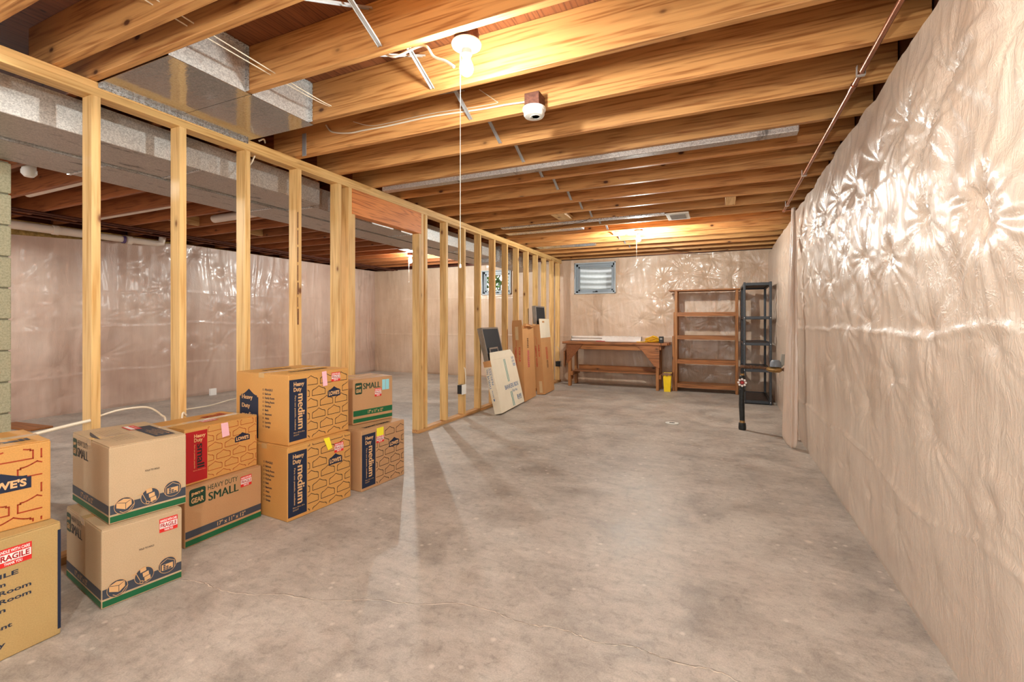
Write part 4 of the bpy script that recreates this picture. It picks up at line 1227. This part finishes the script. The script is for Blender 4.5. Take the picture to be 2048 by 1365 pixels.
# filters in that carton
def filterset(origin, rot, lean, y0, n, th, x0, x1, z0, z1, labels, group):
    for i in range(n):
        r = leaning('air_filter', origin, rot, lean, labels[i], 'air filter')
        if group: r['group'] = group
        a, b = y0 + i * th, y0 + (i + 1) * th - .0015
        w = .022
        MB().box(x0, x0 + w, a, b, z0, z1).box(x1 - w, x1, a, b, z0, z1).box(x0 + w, x1 - w, a, b, z1 - w, z1).box(x0 + w, x1 - w, a, b, z0, z0 + w).build('frame', M['alu'], r, bevel=.0015, seg=1)
        MB().box(x0 + w, x1 - w, a + .003, b - .003, z0 + w, z1 - w).build('filter_mesh', M['mesh_black'], r)
O = (-2.585, 5.415, D * math.sin(math.radians(ln)) + .002)
filterset(O, 95.2, ln, .012, 1, .018, .09, .40, .02, .865, ['small framed filter in front of the larger filters in the white carton'], None)
filterset(O, 95.2, ln, .031, 4, .0172, .02, .62, .02, 1.145,
          ['front large framed filter of the stack in the white carton', 'second large filter of the stack in the white carton', 'third large filter of the stack in the white carton', 'rearmost large filter of the stack in the white carton'], 'large filters stacked in the white carton')

def glyphs(ink, u, v, w, h, n, seed):
    r = random.Random(seed)
    for i in range(n):
        y = v + h - (i + 1) * h / n; k = h / n * .86
        for j in range(3): ink.rect(u, y + j * k * .4, u + w, y + j * k * .4 + k * .14)
        for j in range(2):
            x = u + w * (.1 + .6 * j + r.uniform(-.05, .1)); ink.rect(x, y, x + w * .14, y + k)
    return ink
D2 = .165
root = leaning('tall_carton', (-2.686, 6.42, D2 * math.sin(math.radians(2.2)) + .002), 96, 2.2, 'left of two tall brown cartons leaning on the studs, torn open top', 'box')
FF, FS = opencarton(root, .62, D2, 1.15, 'kraft_box', front_h=1.11)
m = MB(); m.prism([(.0, 0), (D2, 0), (D2 - .01, .075), (.01, .08)], -.001, .005, lambda u, v, a: (a, u, 1.15 + v)); m.build('side_flap', M['kraft_box'], root)
m = MB(); m.prism([(.02, 0), (.55, 0), (.60, .03), (.33, -.02), (.05, .04)], -.05, -.004, lambda u, v, a: (u, a * 1.0, 1.135 + v)); m.build('front_flap', M['kraft_box'], root)
Ink(FS, .001).rect(.05, .93, .10, 1.13).build('paper_tape', M['tape_clear'], root)
Ink(FS, .001).text('FORM CLR', .095, .60, .028, .22, rot=-90, bold=.03).text('CEMENT WORK', .035, .50, .028, .32, rot=-90, bold=.03).line([(.06, .83), (.065, .90), (.05, .95)], .004).build('side_lettering', M['redink'], root)
glyphs(Ink(FF, .001), .22, .50, .10, .27, 3, 2).build('front_print', M['magenta'], root)
glyphs(Ink(FF, .001), .22, .80, .08, .16, 2, 5).build('front_print', M['rust'], root)
D3 = .135
root = leaning('tall_carton', (-2.656, 7.20, D3 * math.sin(math.radians(4.7)) + .002), 94, 4.7, 'right of two tall brown cartons, white upper flap with hand hole', 'box')
FF, FS = opencarton(root, .597, D3, 1.16, 'kraft_box', front_h=1.25)
m = MB(); m.box(.0, .597, -.003, -.0006, .93, 1.252); m.build('upper_flap', M['white_board'], root)
Ink(FF, .0038).rect(.15, 1.185, .42, 1.215).build('hand_hole', M['kraft_box'], root)
Ink(FF, .0045).rect(.28, 1.18, .42, 1.23).build('label_tab', M['white_board'], root)
Ink(FS, .001).rect(.05, .03, .10, .22).build('paper_tape', M['tape_clear'], root)
Ink(FS, .001).text('FORM CLR', .08, .62, .024, .20, rot=-90, bold=.03).text('CEMENT WORK', .028, .45, .024, .36, rot=-90, bold=.03).line([(.06, .83), (.065, .90), (.05, .95)], .004).build('side_lettering', M['redink'], root)
glyphs(Ink(FF, .001), .24, .56, .12, .22, 3, 7).build('front_print', M['redink'], root)
glyphs(Ink(FF, .001), .25, .42, .09, .13, 2, 8).build('front_print', M['rust'], root)
O3 = (-2.656, 7.20, D3 * math.sin(math.radians(4.7)) + .002)
filterset(O3, 94, 4.7, .052, 3, .022, .03, .56, .02, 1.475,
          ['front framed filter standing in the right tall carton', 'middle framed filter standing in the right tall carton', 'rear framed filter standing in the right tall carton'], 'filters standing in the right tall carton')

# ---------------------------------------------------------------- switch and outlet boxes on the studs
def elbox(y, z, label, flip=False):
    r = tag(empty('outlet_box', (XS1 + .002, y, z)), label, 'outlet box')
    MB().box(0, .055, -.115, -.006 - .0, -.055, .055).build('box_shell', M['black'], r, bevel=.002)
    MB().box(.002, .062, -.004, .062, -.055, .06).build('cover_plate', M['white'], r, bevel=.003) if not flip else MB().box(.056, .061, -.05, .0, -.055, .06).build('cover_plate', M['white'], r, bevel=.001)
    return r
r = tag(empty('switch_box', (XS1 + .0015, 5.05, .36)), 'black switch box with white plate on a stud left of the leaning filters', 'switch box')
MB().box(-.045, .02, -.02, .072, -.055, .055).build('box_shell', M['black'], r, bevel=.002)
MB().box(.021, .026, -.026, .078, -.062, .062).build('cover_plate', M['white'], r, bevel=.001)
cable([(-2.974, 5.145, .42), (-2.968, 5.14, .50), (-2.970, 5.13, .60), (-2.985, 5.13, .63)], .007, 'white cable looping into the switch box')
r = tag(empty('outlet_box', (XS1 + .0015, 8.83, .37)), 'black outlet box on the last stud by the workbench', 'outlet box')
MB().box(-.045, .04, -.03, .08, -.05, .05).build('box_shell', M['black'], r, bevel=.002)
MB().box(.041, .046, .02, .085, -.055, .055).build('cover_plate', M['white'], r, bevel=.001)
cable([(-2.955, 8.85, .425), (-2.94, 8.85, .56), (-2.955, 8.82, .66), (-2.985, 8.77, .72)], .005, 'white cable rising from the outlet box near the workbench')

# ---------------------------------------------------------------- workbench
root = tag(empty('workbench', (-1.82, 8.70, 0)), 'worn wooden workbench with plywood gussets under the window', 'workbench')
bx = lambda m: (lambda *a: m)(0)
def part(name, mat, *boxes, bevel=.004, par=None):
    m = MB()
    for b in boxes: m.box(*b)
    return m.build(name, M[mat], par or root, bevel=bevel)
X0, X1 = -.94, .96
for i, (a, b) in enumerate(((-.28, -.135), (-.13, .01), (.015, .155), (.16, .285))):
    part('top_board', 'bench_old', (X0 + (.0 if i else 0), X1 - (.0 if i < 1 else -.02 * (i % 2)), a, b, .795, .838))
part('apron', 'bench', (-.80, .79, -.245, -.205, .70, .793))
part('apron', 'bench', (-.80, .79, .225, .262, .70, .793))
for s, x in ((-1, -.835), (1, .765)):
    part('leg', 'bench_z', (x, x + .05, -.245, -.155, 0, .794))
    part('leg', 'bench_z', (x, x + .05, .17, .26, 0, .794))
    part('end_rail', 'bench', (x + .0505, x + .088, -.24, .255, .20, .275))
    part('end_rail', 'bench', (x + .0505, x + .088, -.24, .255, .715, .794))
m = MB(); g = lambda u, v, a: (u, a, v)
m.prism([(-.86, .793), (-.54, .793), (-.84, .43), (-.86, .43)], -.262, -.2455, g); m.build('gusset', M['subfloor'], root, bevel=.002)
m = MB(); m.prism([(.825, .793), (.42, .793), (.53, .70), (.74, .43), (.825, .40)], -.262, -.2455, g); m.build('gusset', M['bench_old'], root, bevel=.002)
m = MB(); m.bar((-.872, -.20, .70), (-.872, .16, .10), .07, .03, up=(1, 0, 0)); m.build('brace', M['bench_z'], root, bevel=.003)
m = MB(); m.prism([(-.26, .66), (-.06, .66), (-.20, .34), (-.26, .40)], -.915, -.90, lambda u, v, a: (a, u, v)); m.build('gusset', M['bench_old'], root)
part('lower_shelf', 'bench_old', (-.74, .76, -.20, .10, .276, .298))
part('shelf_back_rail', 'bench', (-.74, .76, .15, .168, .276, .375))
# on the bench
root = tag(empty('light_tubes', (-1.95, 8.80, .839)), 'bundle of long white tubes partly wrapped in clear plastic on the workbench', 'tubes')
for i, (y, z) in enumerate(((-.05, .024), (.02, .024), (-.015, .075))):
    m = MB().tube([(-.72, y, z), (.58, y, z)], .023, 12).build('tube', M['white_cloth'], root, smooth=True)
    MB().tube([(-.735, y, z), (-.7205, y, z)], .024, 12).build('end_cap', M['grey_plastic'], m)
m = MB(); rr = random.Random(2); N = 20
for i in range(N + 1):
    x = -.12 + .72 * i / N
    for k in range(11):
        th = PI * k / 10; rad = .095 + rr.uniform(-.008, .008)
        m.v.append((x, -math.cos(th) * rad * 1.05 - .005, max(.001, math.sin(th) * rad * 1.05)))
for i in range(N):
    for k in range(10):
        q = i * 11 + k; m.f.append((q, q + 1, q + 12, q + 11))
m.build('plastic_wrap', M['white_cloth'], root, smooth=True)
MB().box(-.22, -.05, -.15, -.125, .001, .012).build('red_tag', M['redcloth'], root)
# yellow cord coil
root = tag(empty('extension_cord', (-1.12, 8.62, .839)), 'coiled yellow extension cord heaped on the workbench', 'extension cord')
pts = []; rr = random.Random(5)
for i in range(150):
    a = i * .42; r = .085 + .035 * math.sin(i * .37)
    pts.append((math.cos(a) * r * 1.25 + rr.uniform(-.008, .008), math.sin(a) * r * .8, .009 + .115 * (.5 - .5 * math.cos(i * .19)) * (1 - abs(math.cos(a)) * .45)))
MB().tube(pts, .0075, 6).build('cord_coil', M['yellow_cord'], root, smooth=True)
MB().tube([(-.10, -.05, .009), (-.20, -.10, .009), (-.28, -.08, .009)], .0075, 6).build('loose_end', M['yellow_cord'], root, smooth=True)
root = tag(empty('power_pack', (-.965, 8.46, .839)), 'small black plug in device standing at the bench edge', 'device')
MB().box(-.038, .038, -.03, .03, 0, .115).build('case', M['black'], root, bevel=.008)
MB().box(-.02, .02, -.0325, -.0305, .06, .085).build('label', M['grey_plastic'], root)
MB().tube([(0, -.036, .01), (.0, -.055, -.01), (0, -.058, -.045)], .004, 6).build('lead', M['black'], root)
# bucket
root = tag(empty('waste_bin', (-.862, 8.47, .001)), 'small yellow square bin with a brown bag over its rim, beside the workbench', 'bin')
m = MB()
def ringq(w, d, z): return [(-w, -d, z), (w, -d, z), (w, d, z), (-w, d, z)]
L_ = [ringq(.052, .06, 0), ringq(.068, .075, .30), ringq(.072, .079, .30), ringq(.072, .079, .32), ringq(.066, .073, .32), ringq(.050, .058, .006)]
for q in L_: m.v += q
for i in range(len(L_) - 1):
    for k in range(4): m.f.append((4 * i + k, 4 * i + (k + 1) % 4, 4 * i + 4 + (k + 1) % 4, 4 * i + 4 + k))
m.f.append((0, 1, 2, 3)); m.f.append((20, 21, 22, 23))
m.build('bin_body', M['yellow'], root, bevel=.006)
m = MB(); rr = random.Random(8); n = 28
for i in range(n):
    a = 2 * PI * i / n; c, s_ = math.cos(a), math.sin(a); k = .083 / max(abs(c), abs(s_)) * .98
    m.v += [(c * k * .88, s_ * k * .95, .325), (c * k, s_ * k * 1.08, .328 + rr.uniform(-.003, .004)), (c * k * 1.02, s_ * k * 1.1, .275 + rr.uniform(-.02, .02))]
for i in range(n):
    j = (i + 1) % n
    m.f += [(3 * i, 3 * j, 3 * j + 1, 3 * i + 1), (3 * i + 1, 3 * j + 1, 3 * j + 2, 3 * i + 2)]
m.build('bin_liner', M['bag'], root, smooth=True)

# ---------------------------------------------------------------- wooden shelving
root = tag(empty('shelving_unit', (-.25, 8.72, 0)), 'open wooden shelving unit with five shelves against the window wall', 'shelf')
for x in (-.50, .455):
    part('post', 'bench_z', (x, x + .042, -.17, -.085, 0, 1.742))
    part('post', 'bench_z', (x, x + .042, .09, .175, 0, 1.742))
part('scab_board', 'bench_z', (-.543, -.501, -.165, -.09, 0, .96))
part('scab_board', 'bench_z', (-.530, -.501, -.085, -.02, 0, 1.38))
part('top_board', 'bench', (-.60, .53, -.19, .20, 1.743, 1.765))
for z in (1.335, .935, .515, .10):
    b = part('shelf_board', 'bench', (-.4575, .4545, -.168, -.020, z + .018, z + .037), (-.4575, .4545, -.015, .17, z + .018, z + .037))
    part('shelf_edge', 'bench', (-.4575, .4545, -.172, -.1685, z - .030, z + .038), (-.4575, .4545, -.1685, -.13, z - .028, z + .0175))
    for x in (-.457, .418): part('cleat', 'bench', (x, x + .036, -.125, .17, z - .028, z + .0175), bevel=.002)

# ---------------------------------------------------------------- black plastic shelving
root = tag(empty('plastic_shelving', (.47, 8.17, 0)), 'narrow black plastic shelving unit in the corner by the right wall', 'shelf')
for x in (-.185, .155):
    for y in (-.50, .46):
        part('leg', 'black_plastic', (x, x + .034, y, y + .040, 0, 1.795), bevel=.006)
for i, z in enumerate((1.765, 1.27, .885, .495, .035)):
    d = part('deck', 'black_shelf', (-.150, .154, -.458, .458, z, z + .012), bevel=.002)
    part('shelf_rim', 'black_plastic', (-.1505, .1545, -.498, -.46, z - .022, z + .020), (-.1505, .1545, .4605, .498, z - .022, z + .020),
         (-.184, -.1515, -.459, .459, z - .022, z + .020), (.1555, .188, -.459, .459, z - .022, z + .020), bevel=.003)
for z in (1.27, .885, .495, .035):
    m = MB()
    for x in (-.168, .172): m.lathe([(0, -.502), (.006, -.501), (.006, -.498)], c=(x, 0, z), seg=10, axis='y')
    m.build('screw_head', M['strap'], root)

# ---------------------------------------------------------------- water meter
root = tag(empty('water_meter', (.207, 5.81, 0)), 'water service pipe with red valve wheel and rusty meter by the right wall', 'water meter')
MB().lathe([(.0, 0), (.036, 0), (.040, .02), (.036, .075), (.031, .08), (0, .08)], seg=16).build('floor_collar', M['iron'], root, smooth=True)
MB().lathe([(.0, .08), (.028, .08), (.027, .105), (0, .105)], seg=16).build('coupling', M['brass'], root, smooth=True)
MB().tube([(0, 0, .10), (-.006, 0, .28), (-.004, 0, .44)], [.026, .030, .027], 16).build('riser_pipe', M['iron'], root, smooth=True)
MB().lathe([(0, .43), (.034, .43), (.034, .455), (.024, .46), (.026, .56), (.03, .565), (.030, .60), (.018, .61), (.018, .70), (0, .70)], seg=16).build('gate_valve', M['iron'], root, smooth=True)
MB().lathe([(0, .61), (.022, .61), (.022, .63), (0, .63)], seg=14).build('union', M['brass'], root, smooth=True)
m = MB(); n = 8
for i in range(8):
    a = 2 * PI * i / 8
    m.lathe([(0, -.062), (.012, -.06), (.012, -.048), (0, -.046)], c=(math.cos(a) * .036 - .004, 0, .535 + math.sin(a) * .036), seg=8, axis='y')
m.build('wheel_rim', M['white'], root)
MB().tube([(math.cos(2 * PI * i / 24) * .036 - .004, -.0535, .535 + math.sin(2 * PI * i / 24) * .036) for i in range(25)], .0055, 8, cap=False).build('wheel_ring', M['red'], root)
m = MB()
for i in range(4):
    a = PI * i / 4
    m.bar((-.004 - math.cos(a) * .036, -.054, .535 - math.sin(a) * .036), (-.004 + math.cos(a) * .036, -.054, .535 + math.sin(a) * .036), .008, .006)
m.tube([(-.004, -.02, .535), (-.004, -.066, .535)], .010, 10)
m.build('wheel_spokes', M['red'], root)
MB().tube([(-.02, 0, .70), (.0, 0, .705), (.08, 0, .705)], [.020, .020, .014], 12).tube([(.078, 0, .705), (.095, 0, .705)], .021, 8).build('elbow', M['rust'], root, smooth=True)
MB().tube([(.095, 0, .705), (.255, 0, .70)], .013, 12).tube([(.11, 0, .705), (.125, 0, .705)], .018, 8).tube([(.165, 0, .705), (.18, 0, .705)], .018, 8).build('meter_pipe', M['rust'], root, smooth=True)
MB().tube([(.235, 0, .695), (.26, 0, .69), (.30, 0, .685), (.36, 0, .685), (.385, 0, .69)], [.016, .026, .031, .031, .018], 14).build('meter_body', M['brass'], root, smooth=True)
MB().lathe([(0, .72), (.054, .72), (.054, .745), (.048, .775), (.036, .79), (0, .79)], c=(.325, 0, 0), seg=20).build('meter_dome', M['meter_grey'], root, smooth=True)
MB().tube([(.385, 0, .69), (.50, 0, .688)], .014, 10).tube([(.40, 0, .69), (.425, 0, .69)], .024, 6).tube([(.445, 0, .69), (.475, 0, .69)], .020, 6).build('outlet_pipe', M['rust'], root, smooth=True)
m = MB(); m.prism([(.375, .735), (.452, .735), (.446, .855), (.382, .855)], -.01, .06, lambda u, v, a: (u, a, v))
m.build('remote_register', M['grey_plastic'], root, bevel=.006)
MB().bar((.365, .02, .70), (.405, .02, .745), .02, .012).build('bracket', M['grey_plastic'], root)

# ---------------------------------------------------------------- loose film hanging at the end of the near sheet
def strip():
    nu, nv = 26, 120; m = MB()
    for j in range(nv + 1):
        t_ = j / nv; z = 2.33 - t_ * 2.315
        w = (.03 + .12 * min(1, t_ * 1.4)) * (1 - max(0, (t_ - .955) / .045) ** 2 * .72)
        cx = .640 - .030 * math.sin(t_ * PI * .5) ; cy = 5.30 - .10 * t_
        for i in range(nu + 1):
            s = i / nu * 2 - 1
            x = cx + s * w * .42 + .010 * math.sin(s * 7 + t_ * 5) * (0.4 + t_)
            y = cy + .12 * (1 - s * s) * -(.25 + .6 * t_) - s * w * .25 + .006 * math.sin(s * 17 + t_ * 11)
            m.v.append((min(x, .662), y, z))
    for j in range(nv):
        for i in range(nu):
            q = j * (nu + 1) + i; m.f.append((q, q + 1, q + nu + 2, q + nu + 1))
    o = m.build('plastic_sheet', M['sheet_loose'], smooth=True, fix=False)
    md = o.modifiers.new('thickness', 'SOLIDIFY'); md.thickness = .0015
    return tag(o, 'loose flap of translucent plastic hanging from ceiling to floor off the right wall', 'plastic sheet')
strip()

# floor drain
root = tag(empty('floor_drain', (-.543, 5.837, 0)), 'small round white floor drain cover in the middle of the floor', 'drain')
MB().lathe([(0, .001), (.075, .001), (.078, .004), (.06, .006), (0, .006)], seg=28).build('cover', M['register'], root)
m = MB()
for i in range(5): m.box(-.03, .03, -.024 + i * .011, -.019 + i * .011, .0062, .0068)
m.build('slot', M['black'], root)
